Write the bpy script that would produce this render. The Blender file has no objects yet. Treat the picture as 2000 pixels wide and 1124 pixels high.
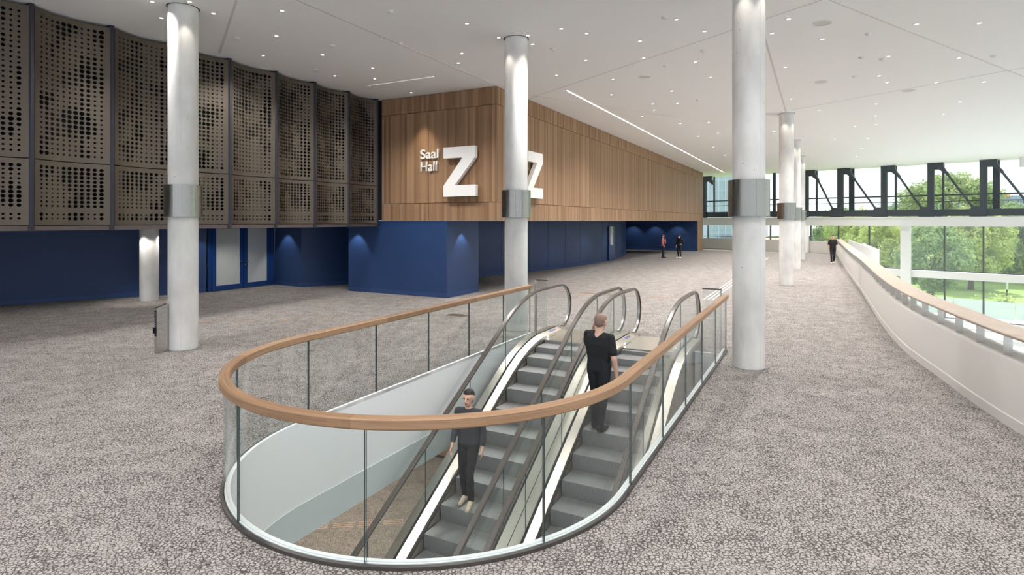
import bpy, bmesh, math, random
import numpy as np
from mathutils import Vector, Matrix, noise

random.seed(7)
scene = bpy.context.scene
COL = scene.collection

# ------------------------------------------------------------------ camera
EYE = 2.65
FPX = 1140.0
cam_data = bpy.data.cameras.new('camera')
cam_data.sensor_width = 36.0
cam_data.lens = 36.0 * FPX / 2000.0
cam_data.shift_y = -130.0 / 2000.0
cam_data.clip_end = 2000
cam = bpy.data.objects.new('camera', cam_data)
COL.objects.link(cam)
cam.location = (0, 0, EYE)
cam.rotation_euler = (math.radians(90), 0, 0)
scene.camera = cam

# ------------------------------------------------------------------ view, world, sun
scene.view_settings.view_transform = 'Standard'
scene.view_settings.look = 'None'
scene.view_settings.exposure = 0.4
scene.view_settings.gamma = 1.0
scene.view_settings.use_curve_mapping = False
cy = scene.cycles
cy.max_bounces = 9
cy.diffuse_bounces = 6
cy.adaptive_threshold = 0.02
cy.glossy_bounces = 5
cy.transmission_bounces = 6
cy.transparent_max_bounces = 40
cy.sample_clamp_indirect = 6.0
cy.caustics_reflective = False
cy.caustics_refractive = False

world = bpy.data.worlds.new('world')
scene.world = world
world.use_nodes = True
wn = world.node_tree
wn.nodes.clear()
w_out = wn.nodes.new('ShaderNodeOutputWorld')
w_bg = wn.nodes.new('ShaderNodeBackground')
w_tc = wn.nodes.new('ShaderNodeTexCoord')
w_map = wn.nodes.new('ShaderNodeMapping')
w_map.inputs['Scale'].default_value = (1.0, 1.0, 4.0)
w_no = wn.nodes.new('ShaderNodeTexNoise')
w_no.inputs['Scale'].default_value = 3.5
w_no.inputs['Detail'].default_value = 5.0
w_cr = wn.nodes.new('ShaderNodeValToRGB')
w_cr.color_ramp.elements[0].position = 0.35
w_cr.color_ramp.elements[0].color = (0.62, 0.70, 0.79, 1)
w_cr.color_ramp.elements[1].position = 0.68
w_cr.color_ramp.elements[1].color = (0.80, 0.84, 0.88, 1)
wn.links.new(w_tc.outputs['Generated'], w_map.inputs['Vector'])
wn.links.new(w_map.outputs['Vector'], w_no.inputs['Vector'])
wn.links.new(w_no.outputs['Fac'], w_cr.inputs['Fac'])
wn.links.new(w_cr.outputs['Color'], w_bg.inputs['Color'])
w_bg.inputs['Strength'].default_value = 1.4
wn.links.new(w_bg.outputs['Background'], w_out.inputs['Surface'])

sun_data = bpy.data.lights.new('sun', 'SUN')
sun_data.energy = 4.2
sun_data.color = (1.0, 0.96, 0.88)
sun_data.angle = math.radians(2)
sun = bpy.data.objects.new('sun', sun_data)
COL.objects.link(sun)
sun.rotation_euler = Vector((-0.42, -0.58, -0.85)).to_track_quat('-Z', 'Y').to_euler()

# lamp strengths (each light is built further down)
DOWNLIGHT_W = 720.0      # one recessed ceiling downlight
COLUMN_SPOT_W = 26.0     # small spots that graze the columns
WASH_SPOT_W = 40.0       # soffit spots that graze the blue and wooden walls
LOWER_FILL_W = 110.0     # unseen area lights added to brighten the lower hall
SLOT_STRENGTH = 3.0      # linear ceiling slots

# ------------------------------------------------------------------ frame of the hall: u runs along the hall, v to the right
CU, SU = 0.8862, 0.4633
HALL_ANGLE = math.atan2(CU, SU)

def W(u, v, z=0.0):
    return Vector((SU * u + CU * v, CU * u - SU * v, z))

def floor_pt(px, py, z=0.0):
    y = (EYE - z) * FPX / (py - 432.0)
    return Vector(((px - 1000.0) / FPX * y, y, z))

CEIL = 7.08

def ceil_pt(px, py):
    return floor_pt(px, py, CEIL)

# ------------------------------------------------------------------ materials
MATS = {}

def srgb(r, g, b):
    def f(c):
        c /= 255.0
        return c / 12.92 if c <= 0.04045 else ((c + 0.055) / 1.055) ** 2.4
    return (f(r), f(g), f(b), 1.0)

def new_mat(name):
    m = bpy.data.materials.new(name)
    m.use_nodes = True
    nt = m.node_tree
    b = nt.nodes['Principled BSDF']
    MATS[name] = m
    return m, nt, b

def plain(name, col, rough=0.6, metal=0.0, spec=0.5, emit=0.0, var=0.0, vscale=3.0, bump=0.0, bscale=60.0):
    m, nt, b = new_mat(name)
    b.inputs['Base Color'].default_value = col
    b.inputs['Roughness'].default_value = rough
    b.inputs['Metallic'].default_value = metal
    b.inputs['Specular IOR Level'].default_value = spec
    if emit:
        b.inputs['Emission Color'].default_value = col
        b.inputs['Emission Strength'].default_value = emit
    if var or bump:
        tc = nt.nodes.new('ShaderNodeTexCoord')
        if var:
            n = nt.nodes.new('ShaderNodeTexNoise')
            n.inputs['Scale'].default_value = vscale
            n.inputs['Detail'].default_value = 4
            mx = nt.nodes.new('ShaderNodeMixRGB')
            mx.inputs['Color1'].default_value = tuple(c * (1 - var) for c in col[:3]) + (1,)
            mx.inputs['Color2'].default_value = tuple(min(1, c * (1 + var)) for c in col[:3]) + (1,)
            nt.links.new(tc.outputs['Object'], n.inputs['Vector'])
            nt.links.new(n.outputs['Fac'], mx.inputs['Fac'])
            nt.links.new(mx.outputs['Color'], b.inputs['Base Color'])
        if bump:
            n2 = nt.nodes.new('ShaderNodeTexNoise')
            n2.inputs['Scale'].default_value = bscale
            bp = nt.nodes.new('ShaderNodeBump')
            bp.inputs['Strength'].default_value = bump
            bp.inputs['Distance'].default_value = 0.01
            nt.links.new(tc.outputs['Object'], n2.inputs['Vector'])
            nt.links.new(n2.outputs['Fac'], bp.inputs['Height'])
            nt.links.new(bp.outputs['Normal'], b.inputs['Normal'])
    return m

def carpet(name, light, dark, scale=26.0):
    m, nt, b = new_mat(name)
    N, L = nt.nodes.new, nt.links.new
    tc = N('ShaderNodeTexCoord')
    warp = N('ShaderNodeTexNoise'); warp.inputs['Scale'].default_value = 30; warp.inputs['Detail'].default_value = 2
    L(tc.outputs['Object'], warp.inputs['Vector'])
    mixv = N('ShaderNodeMixRGB'); mixv.blend_type = 'ADD'; mixv.inputs['Fac'].default_value = 0.03
    L(tc.outputs['Object'], mixv.inputs['Color1']); L(warp.outputs['Color'], mixv.inputs['Color2'])
    vor = N('ShaderNodeTexVoronoi'); vor.feature = 'DISTANCE_TO_EDGE'; vor.inputs['Scale'].default_value = scale
    L(mixv.outputs['Color'], vor.inputs['Vector'])
    big = N('ShaderNodeTexNoise'); big.inputs['Scale'].default_value = 2.6; big.inputs['Detail'].default_value = 6
    big.inputs['Roughness'].default_value = 0.7
    L(tc.outputs['Object'], big.inputs['Vector'])
    # crack width varies over the carpet
    wid = N('ShaderNodeMapRange'); wid.inputs['From Min'].default_value = 0.35; wid.inputs['From Max'].default_value = 0.66
    wid.inputs['To Min'].default_value = 0.10; wid.inputs['To Max'].default_value = 0.26
    L(big.outputs['Fac'], wid.inputs['Value'])
    div = N('ShaderNodeMath'); div.operation = 'DIVIDE'; div.use_clamp = True
    L(vor.outputs['Distance'], div.inputs[0]); L(wid.outputs['Result'], div.inputs[1])
    # cell tint
    v2 = N('ShaderNodeTexVoronoi'); v2.inputs['Scale'].default_value = scale
    L(mixv.outputs['Color'], v2.inputs['Vector'])
    tint = N('ShaderNodeMixRGB')
    tint.inputs['Color1'].default_value = tuple(c * 0.80 for c in light[:3]) + (1,)
    tint.inputs['Color2'].default_value = tuple(min(1, c * 1.12) for c in light[:3]) + (1,)
    L(v2.outputs['Color'], tint.inputs['Fac'])
    mx = N('ShaderNodeMixRGB'); mx.inputs['Color1'].default_value = dark
    L(div.outputs['Value'], mx.inputs['Fac']); L(tint.outputs['Color'], mx.inputs['Color2'])
    L(mx.outputs['Color'], b.inputs['Base Color'])
    b.inputs['Roughness'].default_value = 0.95
    b.inputs['Specular IOR Level'].default_value = 0.1
    bp = N('ShaderNodeBump'); bp.inputs['Strength'].default_value = 0.5; bp.inputs['Distance'].default_value = 0.008
    L(div.outputs['Value'], bp.inputs['Height']); L(bp.outputs['Normal'], b.inputs['Normal'])
    return m

def wood_panel(name, c_dark, c_mid, c_light, strip=0.105):
    m, nt, b = new_mat(name)
    N, L = nt.nodes.new, nt.links.new
    tc = N('ShaderNodeTexCoord'); oi = N('ShaderNodeObjectInfo')
    sep = N('ShaderNodeSeparateXYZ'); L(tc.outputs['Object'], sep.inputs['Vector'])
    dv = N('ShaderNodeMath'); dv.operation = 'DIVIDE'; dv.inputs[1].default_value = strip
    L(sep.outputs['X'], dv.inputs[0])
    fl = N('ShaderNodeMath'); fl.operation = 'FLOOR'; L(dv.outputs[0], fl.inputs[0])
    mu = N('ShaderNodeMath'); mu.operation = 'MULTIPLY_ADD'; mu.inputs[1].default_value = 57.0
    L(oi.outputs['Random'], mu.inputs[0]); L(fl.outputs[0], mu.inputs[2])
    wnz = N('ShaderNodeTexWhiteNoise'); wnz.noise_dimensions = '1D'; L(mu.outputs[0], wnz.inputs['W'])
    # grain stretched along the height
    cmb = N('ShaderNodeCombineXYZ')
    sx = N('ShaderNodeMath'); sx.operation = 'MULTIPLY'; sx.inputs[1].default_value = 34; L(sep.outputs['X'], sx.inputs[0])
    sz = N('ShaderNodeMath'); sz.operation = 'MULTIPLY'; sz.inputs[1].default_value = 1.2; L(sep.outputs['Z'], sz.inputs[0])
    L(sx.outputs[0], cmb.inputs['X']); L(mu.outputs[0], cmb.inputs['Y']); L(sz.outputs[0], cmb.inputs['Z'])
    g = N('ShaderNodeTexNoise'); g.inputs['Scale'].default_value = 1.0; g.inputs['Detail'].default_value = 6
    g.inputs['Roughness'].default_value = 0.65
    L(cmb.outputs[0], g.inputs['Vector'])
    add = N('ShaderNodeMath'); add.operation = 'MULTIPLY_ADD'; add.inputs[1].default_value = 0.55
    L(wnz.outputs['Value'], add.inputs[0])
    gm = N('ShaderNodeMath'); gm.operation = 'MULTIPLY'; gm.inputs[1].default_value = 0.5; L(g.outputs['Fac'], gm.inputs[0])
    L(gm.outputs[0], add.inputs[2])
    cr = N('ShaderNodeValToRGB')
    cr.color_ramp.elements[0].position = 0.12; cr.color_ramp.elements[0].color = c_dark
    cr.color_ramp.elements[1].position = 0.85; cr.color_ramp.elements[1].color = c_light
    e = cr.color_ramp.elements.new(0.5); e.color = c_mid
    L(add.outputs[0], cr.inputs['Fac']); L(cr.outputs['Color'], b.inputs['Base Color'])
    b.inputs['Roughness'].default_value = 0.55
    b.inputs['Specular IOR Level'].default_value = 0.25
    return m

def wood_rail(name, c_dark, c_light):
    m, nt, b = new_mat(name)
    N, L = nt.nodes.new, nt.links.new
    uv = N('ShaderNodeUVMap'); mp = N('ShaderNodeMapping'); oi = N('ShaderNodeObjectInfo')
    mp.inputs['Scale'].default_value = (1.6, 42.0, 1.0)
    L(uv.outputs['UV'], mp.inputs['Vector'])
    n = N('ShaderNodeTexNoise'); n.inputs['Scale'].default_value = 1.0; n.inputs['Detail'].default_value = 7
    n.inputs['Roughness'].default_value = 0.6
    L(mp.outputs['Vector'], n.inputs['Vector'])
    ad = N('ShaderNodeMath'); ad.operation = 'MULTIPLY_ADD'; ad.inputs[1].default_value = 0.22; 
    L(oi.outputs['Random'], ad.inputs[0]); L(n.outputs['Fac'], ad.inputs[2])
    cr = N('ShaderNodeValToRGB')
    cr.color_ramp.elements[0].position = 0.35; cr.color_ramp.elements[0].color = c_dark
    cr.color_ramp.elements[1].position = 0.85; cr.color_ramp.elements[1].color = c_light
    L(ad.outputs[0], cr.inputs['Fac']); L(cr.outputs['Color'], b.inputs['Base Color'])
    b.inputs['Roughness'].default_value = 0.42
    b.inputs['Specular IOR Level'].default_value = 0.4
    return m

def glass(name, tint, refl=0.06, rough=0.02, milk=0.0, milk_col=(0.85, 0.9, 0.9, 1)):
    m = bpy.data.materials.new(name)
    m.use_nodes = True
    nt = m.node_tree
    nt.nodes.clear()
    N, L = nt.nodes.new, nt.links.new
    out = N('ShaderNodeOutputMaterial')
    tr = N('ShaderNodeBsdfTransparent'); tr.inputs['Color'].default_value = tint
    gl = N('ShaderNodeBsdfGlossy'); gl.inputs['Roughness'].default_value = rough
    gl.inputs['Color'].default_value = (0.95, 0.98, 1.0, 1)
    fr = N('ShaderNodeLayerWeight'); fr.inputs['Blend'].default_value = 0.5
    pw5 = N('ShaderNodeMath'); pw5.operation = 'POWER'; pw5.inputs[1].default_value = 5.0
    L(fr.outputs['Facing'], pw5.inputs[0])
    sc = N('ShaderNodeMath'); sc.operation = 'MULTIPLY_ADD'; sc.inputs[1].default_value = 0.6; sc.inputs[2].default_value = refl; sc.use_clamp = True
    L(pw5.outputs[0], sc.inputs[0])
    mix = N('ShaderNodeMixShader')
    L(sc.outputs[0], mix.inputs['Fac']); L(tr.outputs[0], mix.inputs[1]); L(gl.outputs[0], mix.inputs[2])
    last = mix
    if milk:
        df = N('ShaderNodeBsdfDiffuse'); df.inputs['Color'].default_value = milk_col
        m2 = N('ShaderNodeMixShader'); m2.inputs['Fac'].default_value = milk
        L(mix.outputs[0], m2.inputs[1]); L(df.outputs[0], m2.inputs[2])
        last = m2
    L(last.outputs[0], out.inputs['Surface'])
    MATS[name] = m
    return m

def concrete(name):
    m, nt, b = new_mat(name)
    N, L = nt.nodes.new, nt.links.new
    tc = N('ShaderNodeTexCoord')
    n1 = N('ShaderNodeTexNoise'); n1.inputs['Scale'].default_value = 2.2; n1.inputs['Detail'].default_value = 8
    mp = N('ShaderNodeMapping'); mp.inputs['Scale'].default_value = (1, 1, 0.5)
    L(tc.outputs['Object'], mp.inputs['Vector']); L(mp.outputs['Vector'], n1.inputs['Vector'])
    cr = N('ShaderNodeValToRGB')
    cr.color_ramp.elements[0].position = 0.3; cr.color_ramp.elements[0].color = srgb(204, 203, 200)
    cr.color_ramp.elements[1].position = 0.65; cr.color_ramp.elements[1].color = srgb(232, 231, 228)
    L(n1.outputs['Fac'], cr.inputs['Fac'])
    v = N('ShaderNodeTexVoronoi'); v.inputs['Scale'].default_value = 5.0
    L(tc.outputs['Object'], v.inputs['Vector'])
    st = N('ShaderNodeMath'); st.operation = 'LESS_THAN'; st.inputs[1].default_value = 0.05
    L(v.outputs['Distance'], st.inputs[0])
    mx = N('ShaderNodeMixRGB'); mx.inputs['Color2'].default_value = srgb(140, 138, 134)
    L(st.outputs[0], mx.inputs['Fac']); L(cr.outputs['Color'], mx.inputs['Color1'])
    L(mx.outputs['Color'], b.inputs['Base Color'])
    b.inputs['Roughness'].default_value = 0.55
    b.inputs['Specular IOR Level'].default_value = 0.35
    return m

def brushed(name, col, rough=0.3, stretch=(1, 1, 60), aniso=0.0):
    m, nt, b = new_mat(name)
    N, L = nt.nodes.new, nt.links.new
    tc = N('ShaderNodeTexCoord'); mp = N('ShaderNodeMapping'); mp.inputs['Scale'].default_value = stretch
    n = N('ShaderNodeTexNoise'); n.inputs['Scale'].default_value = 6; n.inputs['Detail'].default_value = 3
    L(tc.outputs['Object'], mp.inputs['Vector']); L(mp.outputs['Vector'], n.inputs['Vector'])
    mr = N('ShaderNodeMapRange'); mr.inputs['To Min'].default_value = rough * 0.8; mr.inputs['To Max'].default_value = rough * 1.25
    L(n.outputs['Fac'], mr.inputs['Value']); L(mr.outputs['Result'], b.inputs['Roughness'])
    b.inputs['Base Color'].default_value = col
    b.inputs['Metallic'].default_value = 1.0
    return m

def steps_mat(name):
    m, nt, b = new_mat(name)
    N, L = nt.nodes.new, nt.links.new
    tc = N('ShaderNodeTexCoord'); sep = N('ShaderNodeSeparateXYZ'); L(tc.outputs['Object'], sep.inputs['Vector'])
    mu = N('ShaderNodeMath'); mu.operation = 'MULTIPLY'; mu.inputs[1].default_value = 2 * math.pi / 0.02
    L(sep.outputs['Y'], mu.inputs[0])
    sn = N('ShaderNodeMath'); sn.operation = 'SINE'; L(mu.outputs[0], sn.inputs[0])
    bp = N('ShaderNodeBump'); bp.inputs['Strength'].default_value = 0.6; bp.inputs['Distance'].default_value = 0.006
    L(sn.outputs[0], bp.inputs['Height']); L(bp.outputs['Normal'], b.inputs['Normal'])
    b.inputs['Base Color'].default_value = srgb(170, 171, 171)
    b.inputs['Metallic'].default_value = 0.7
    b.inputs['Roughness'].default_value = 0.45
    return m

carpet('carpet', srgb(174, 167, 163), srgb(56, 50, 48), 30.0)
carpet('carpet_lower', srgb(156, 144, 132), srgb(92, 82, 75))
plain('ceiling_white', srgb(247, 247, 246), 0.85, spec=0.2)
plain('ceiling_joint', srgb(216, 214, 210), 0.9)
plain('white_wall', srgb(247, 248, 248), 0.6, spec=0.3)
plain('parapet_white', srgb(216, 212, 207), 0.5, spec=0.3)
plain('beam_white', srgb(226, 225, 221), 0.7)
plain('blue_paint', srgb(40, 65, 109), 0.42, spec=0.4, var=0.06, vscale=0.8)
plain('blue_skirting', srgb(46, 72, 118), 0.4, spec=0.4)
plain('blue_gloss', srgb(32, 66, 126), 0.25, spec=0.5)
plain('bronze', srgb(94, 85, 75), 0.42, metal=0.6)
plain('bronze_frame', srgb(92, 82, 82), 0.45, metal=0.4)
plain('dark_recess', srgb(26, 30, 40), 0.8)
plain('post_dark', srgb(44, 44, 54), 0.4, metal=0.3)
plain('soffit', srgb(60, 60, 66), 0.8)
wood_panel('wood_panel', srgb(122, 94, 70), srgb(147, 116, 89), srgb(168, 136, 108))
wood_rail('wood_rail', srgb(130, 98, 73), srgb(180, 145, 113))
wood_rail('wood_cap', srgb(168, 150, 136), srgb(200, 182, 166))
concrete('concrete')
brushed('steel', srgb(205, 203, 198), 0.28)
brushed('steel_collar', srgb(150, 148, 142), 0.27, (60, 60, 1))
brushed('steel_deck', srgb(216, 210, 200), 0.33, (4, 4, 4))
plain('steel_dark', srgb(104, 100, 98), 0.35, metal=0.8)
plain('handrail_rubber', srgb(82, 76, 71), 0.3, spec=0.6)
plain('slot_black', srgb(44, 42, 42), 0.6)
plain('skirt_brush', srgb(48, 46, 44), 0.8)
steps_mat('step_metal')
plain('truss_dark', srgb(68, 75, 81), 0.5, metal=0.2)
plain('mullion', srgb(88, 92, 98), 0.5, metal=0.2)
glass('glass_clear', (0.945, 0.966, 0.96, 1), refl=0.03)
glass('glass_facade', (0.97, 0.99, 0.985, 1), refl=0.02, milk=0.06, milk_col=(0.9, 0.95, 0.97, 1))  # milk share stands in for haze and mirrored interior light
glass('glass_smoke', (0.78, 0.86, 0.85, 1), refl=0.08, milk=0.6, milk_col=(0.84, 0.90, 0.90, 1))
glass('glass_door', (0.6, 0.66, 0.66, 1), refl=0.12, rough=0.03, milk=0.72, milk_col=(0.80, 0.82, 0.80, 1))  # milk share paints in the reflection of the bright hall
plain('glass_edge', srgb(70, 88, 88), 0.2, spec=0.6)
plain('letter_white', srgb(245, 243, 240), 0.5)
plain('lamp_glow', (1.0, 0.93, 0.84, 1), 0.5, emit=3.5)
plain('slot_glow', (1.0, 0.96, 0.90, 1), 0.5, emit=SLOT_STRENGTH)
plain('slot_dim', (1.0, 0.96, 0.90, 1), 0.5, emit=0.5)
plain('glint_glow', (0.95, 0.98, 1.0, 1), 0.5, emit=9.0)  # emission imitates a mirrored spot of light, not a lamp
plain('lamp_trim', srgb(225, 224, 220), 0.6)
plain('speaker_plate', srgb(214, 213, 209), 0.7)
plain('tactile', srgb(232, 230, 226), 0.4, metal=0.2)
plain('tactile_bronze', srgb(206, 168, 140), 0.35, metal=0.4)
plain('brass', srgb(186, 146, 108), 0.4, metal=0.6)
plain('sign_black', srgb(24, 24, 26), 0.4)
plain('sign_print', srgb(200, 205, 210), 0.6)
plain('sticker_blue', srgb(70, 120, 190), 0.5)
plain('sticker_red', srgb(200, 80, 80), 0.5)
plain('skin', srgb(224, 178, 158), 0.55, var=0.05, vscale=20)
plain('hair_short', srgb(142, 116, 102), 0.8)
plain('hair_brown', srgb(120, 80, 54), 0.6)
plain('hair_dark', srgb(40, 32, 30), 0.6)
plain('cloth_black', srgb(30, 31, 34), 0.9, bump=0.5, bscale=26)
plain('cloth_black_trousers', srgb(33, 34, 39), 0.9, bump=0.5, bscale=20)
plain('cloth_grey', srgb(60, 62, 66), 0.9, bump=0.5, bscale=22)
plain('cloth_pink', srgb(206, 112, 118), 0.85, bump=0.5, bscale=22)
plain('shoe_white', srgb(230, 226, 218), 0.6)
plain('shoe_black', srgb(28, 28, 30), 0.5)
plain('shoe_beige', srgb(206, 190, 166), 0.7)
plain('eye_dark', srgb(40, 30, 28), 0.4)
plain('lips', srgb(176, 104, 98), 0.5)
plain('lawn', srgb(150, 178, 96), 0.95, var=0.25, vscale=0.5)
plain('bark', srgb(98, 86, 72), 0.9, var=0.2, vscale=6)
plain('terrace', srgb(225, 225, 222), 0.8)
plain('hill_green', srgb(96, 128, 104), 1.0, var=0.2, vscale=0.05)
plain('facade_blue', srgb(172, 186, 212), 0.5, var=0.05, vscale=0.2)
plain('facade_bluegrey', srgb(150, 170, 200), 0.5)
plain('facade_line', srgb(206, 218, 232), 0.6)
plain('facade_white', srgb(226, 230, 236), 0.6)
plain('facade_window', srgb(120, 140, 168), 0.3)
plain('roof_grey', srgb(188, 184, 186), 0.7)
plain('roof_dark', srgb(120, 120, 132), 0.7)
plain('brick_tan', srgb(196, 170, 142), 0.8)
plain('emblem_red', srgb(226, 60, 54), 0.6)
plain('emblem_yellow', srgb(246, 206, 80), 0.6)

def leaf_mat(name, c1, c2):
    m = bpy.data.materials.new(name)
    m.use_nodes = True
    nt = m.node_tree
    nt.nodes.clear()
    N, L = nt.nodes.new, nt.links.new
    out = N('ShaderNodeOutputMaterial'); tc = N('ShaderNodeTexCoord')
    n = N('ShaderNodeTexNoise'); n.inputs['Scale'].default_value = 1.3; n.inputs['Detail'].default_value = 4
    L(tc.outputs['Object'], n.inputs['Vector'])
    cr = N('ShaderNodeValToRGB')
    cr.color_ramp.elements[0].position = 0.35; cr.color_ramp.elements[0].color = c1
    cr.color_ramp.elements[1].position = 0.65; cr.color_ramp.elements[1].color = c2
    L(n.outputs['Fac'], cr.inputs['Fac'])
    d = N('ShaderNodeBsdfDiffuse'); t = N('ShaderNodeBsdfTranslucent'); mx = N('ShaderNodeMixShader')
    mx.inputs['Fac'].default_value = 0.45
    L(cr.outputs['Color'], d.inputs['Color']); L(cr.outputs['Color'], t.inputs['Color'])
    L(d.outputs[0], mx.inputs[1]); L(t.outputs[0], mx.inputs[2]); L(mx.outputs[0], out.inputs['Surface'])
    MATS[name] = m
leaf_mat('leaf_a', srgb(156, 178, 124), srgb(208, 218, 156))
leaf_mat('leaf_b', srgb(142, 170, 126), srgb(192, 208, 154))
leaf_mat('leaf_c', srgb(180, 198, 122), srgb(226, 230, 156))
leaf_mat('leaf_d', srgb(140, 170, 142), srgb(182, 204, 166))

# ------------------------------------------------------------------ mesh helpers
class MB:
    """collects geometry in world coordinates; build() makes ONE mesh object"""
    def __init__(self):
        self.v = []; self.f = []; self.m = []; self.uv = {}

    def face(self, pts, mi=0):
        i = len(self.v)
        self.v += [tuple(p) for p in pts]
        self.f.append(tuple(range(i, i + len(pts)))); self.m.append(mi)

    def add(self, verts, faces, mi=0):
        i = len(self.v)
        self.v += [tuple(p) for p in verts]
        for f in faces:
            self.f.append(tuple(k + i for k in f)); self.m.append(mi)

    def loft(self, rings, closed_ring=True, caps=True, mi=0, mis=None, cap_mi=None, uv=None):
        n = len(rings[0]); i0 = len(self.v)
        for r in rings:
            self.v += [tuple(p) for p in r]
        m = n if closed_ring else n - 1
        for a in range(len(rings) - 1):
            for k in range(m):
                k2 = (k + 1) % n
                if uv:
                    self.uv[len(self.f)] = [(uv[a], k / n), (uv[a + 1], k / n), (uv[a + 1], (k + 1) / n), (uv[a], (k + 1) / n)]
                self.f.append((i0 + a * n + k, i0 + (a + 1) * n + k, i0 + (a + 1) * n + k2, i0 + a * n + k2))
                self.m.append(mis[k] if mis else mi)
        if caps and closed_ring:
            c = mi if cap_mi is None else cap_mi
            self.f.append(tuple(i0 + k for k in range(n))); self.m.append(c)
            e = i0 + (len(rings) - 1) * n
            self.f.append(tuple(e + k for k in reversed(range(n)))); self.m.append(c)

    def box(self, c, ax, ay, az, sx, sy, sz, mi=0):
        c = Vector(c); ax, ay, az = Vector(ax) * sx / 2, Vector(ay) * sy / 2, Vector(az) * sz / 2
        r = []
        for s in (-1, 1):
            r.append([c + ax * s - ay - az, c + ax * s + ay - az, c + ax * s + ay + az, c + ax * s - ay + az])
        self.loft(r, mi=mi)

    def bar(self, a, b, w, h, mi=0, up=(0, 0, 1)):
        a, b = Vector(a), Vector(b); t = (b - a).normalized()
        s = t.cross(Vector(up))
        if s.length < 1e-4: s = Vector((1, 0, 0))
        s.normalize(); n = s.cross(t).normalized()
        self.loft([[p - s * w / 2 - n * h / 2, p + s * w / 2 - n * h / 2, p + s * w / 2 + n * h / 2, p - s * w / 2 + n * h / 2] for p in (a, b)], mi=mi)

    def tube(self, pts, r, n=10, mi=0, caps=True):
        pts = [Vector(p) for p in pts]
        rr = r if isinstance(r, (list, tuple)) else [r] * len(pts)
        rings = []
        ref = None
        for i, p in enumerate(pts):
            t = (pts[min(i + 1, len(pts) - 1)] - pts[max(i - 1, 0)]).normalized()
            if ref is None:
                ref = Vector((0, 0, 1)) if abs(t.z) < 0.9 else Vector((1, 0, 0))
            s = t.cross(ref).normalized(); q = s.cross(t).normalized(); ref = q
            rings.append([p + (s * math.cos(2 * math.pi * k / n) + q * math.sin(2 * math.pi * k / n)) * rr[i] for k in range(n)])
        self.loft(rings, mi=mi, caps=caps)

    def cyl(self, c, r, z0, z1, n=32, r2=None, mi=0, caps=True):
        r2 = r if r2 is None else r2
        self.loft([[(c[0] + rr * math.cos(2 * math.pi * k / n), c[1] + rr * math.sin(2 * math.pi * k / n), z) for k in range(n)]
                   for rr, z in ((r, z0), (r2, z1))], mi=mi, caps=caps)

    def prism(self, poly, z0, z1, mi=0):
        self.loft([[(p[0], p[1], z) for p in poly] for z in (z0, z1)], mi=mi)

    def wall(self, line, thick, z0, z1, mi=0):
        """upright wall along a plan polyline; thick is measured to the right of the walking direction"""
        L = [Vector((p[0], p[1], 0)) for p in line]
        rings = []
        for i, p in enumerate(L):
            t = (L[min(i + 1, len(L) - 1)] - L[max(i - 1, 0)]).normalized()
            n = Vector((t.y, -t.x, 0)) * thick
            rings.append([(p.x, p.y, z0), (p.x + n.x, p.y + n.y, z0), (p.x + n.x, p.y + n.y, z1), (p.x, p.y, z1)])
        self.loft(rings, mi=mi)

    def build(self, name, mats, parent=None, smooth=False, origin=None, merge=False):
        me = bpy.data.meshes.new(name)
        if parent is not None:
            o0 = Vector(parent.matrix_world.translation) if False else Vector(parent['_o'] if '_o' in parent else (0, 0, 0))
        else:
            o0 = Vector(origin) if origin is not None else Vector((0, 0, 0))
        own = Vector(origin) if origin is not None else o0
        me.from_pydata([(p[0] - own.x, p[1] - own.y, p[2] - own.z) for p in self.v], [], self.f)
        if not isinstance(mats, (list, tuple)): mats = [mats]
        for mname in mats: me.materials.append(MATS[mname])
        me.polygons.foreach_set('material_index', self.m)
        if self.uv:
            lay = me.uv_layers.new(name='UVMap')
            for fi, c in self.uv.items():
                p = me.polygons[fi]
                for li, q in zip(p.loop_indices, c): lay.data[li].uv = q
        if merge or not self.uv:
            bm = bmesh.new(); bm.from_mesh(me)
            if merge: bmesh.ops.remove_doubles(bm, verts=bm.verts, dist=1e-5)
            bmesh.ops.recalc_face_normals(bm, faces=bm.faces)
            bm.to_mesh(me); bm.free()
        if smooth:
            me.polygons.foreach_set('use_smooth', [True] * len(me.polygons))
            if smooth != 'all':
                try: me.set_sharp_from_angle(angle=math.radians(35))
                except Exception: pass
        o = bpy.data.objects.new(name, me)
        COL.objects.link(o)
        if parent is not None:
            o.parent = parent
            o.location = own - o0
        else:
            o.location = own
        o['_o'] = tuple(own)
        return o

def tag(o, label=None, cat=None, group=None, kind=None):
    if label: o['label'] = label
    if cat: o['category'] = cat
    if group: o['group'] = group
    if kind: o['kind'] = kind
    return o

def thing(name, loc, label, cat, group=None):
    o = bpy.data.objects.new(name, None)
    o.empty_display_size = 0.1
    COL.objects.link(o)
    o.location = loc
    o['_o'] = tuple(loc)
    return tag(o, label, cat, group)

def structure(o):
    o['kind'] = 'structure'
    return o

def struct_empty(name, loc=(0, 0, 0)):
    o = bpy.data.objects.new(name, None)
    COL.objects.link(o); o.location = loc; o['_o'] = tuple(loc); o['kind'] = 'structure'
    return o

def inst(src, name, loc, rotz, parent, scale=None):
    o = bpy.data.objects.new(name, src)
    COL.objects.link(o)
    off = Vector(parent['_o']) if parent is not None else Vector((0, 0, 0))
    o.parent = parent
    o.location = Vector(loc) - off
    o.rotation_euler = (0, 0, rotz)
    if scale: o.scale = scale
    return o

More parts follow.
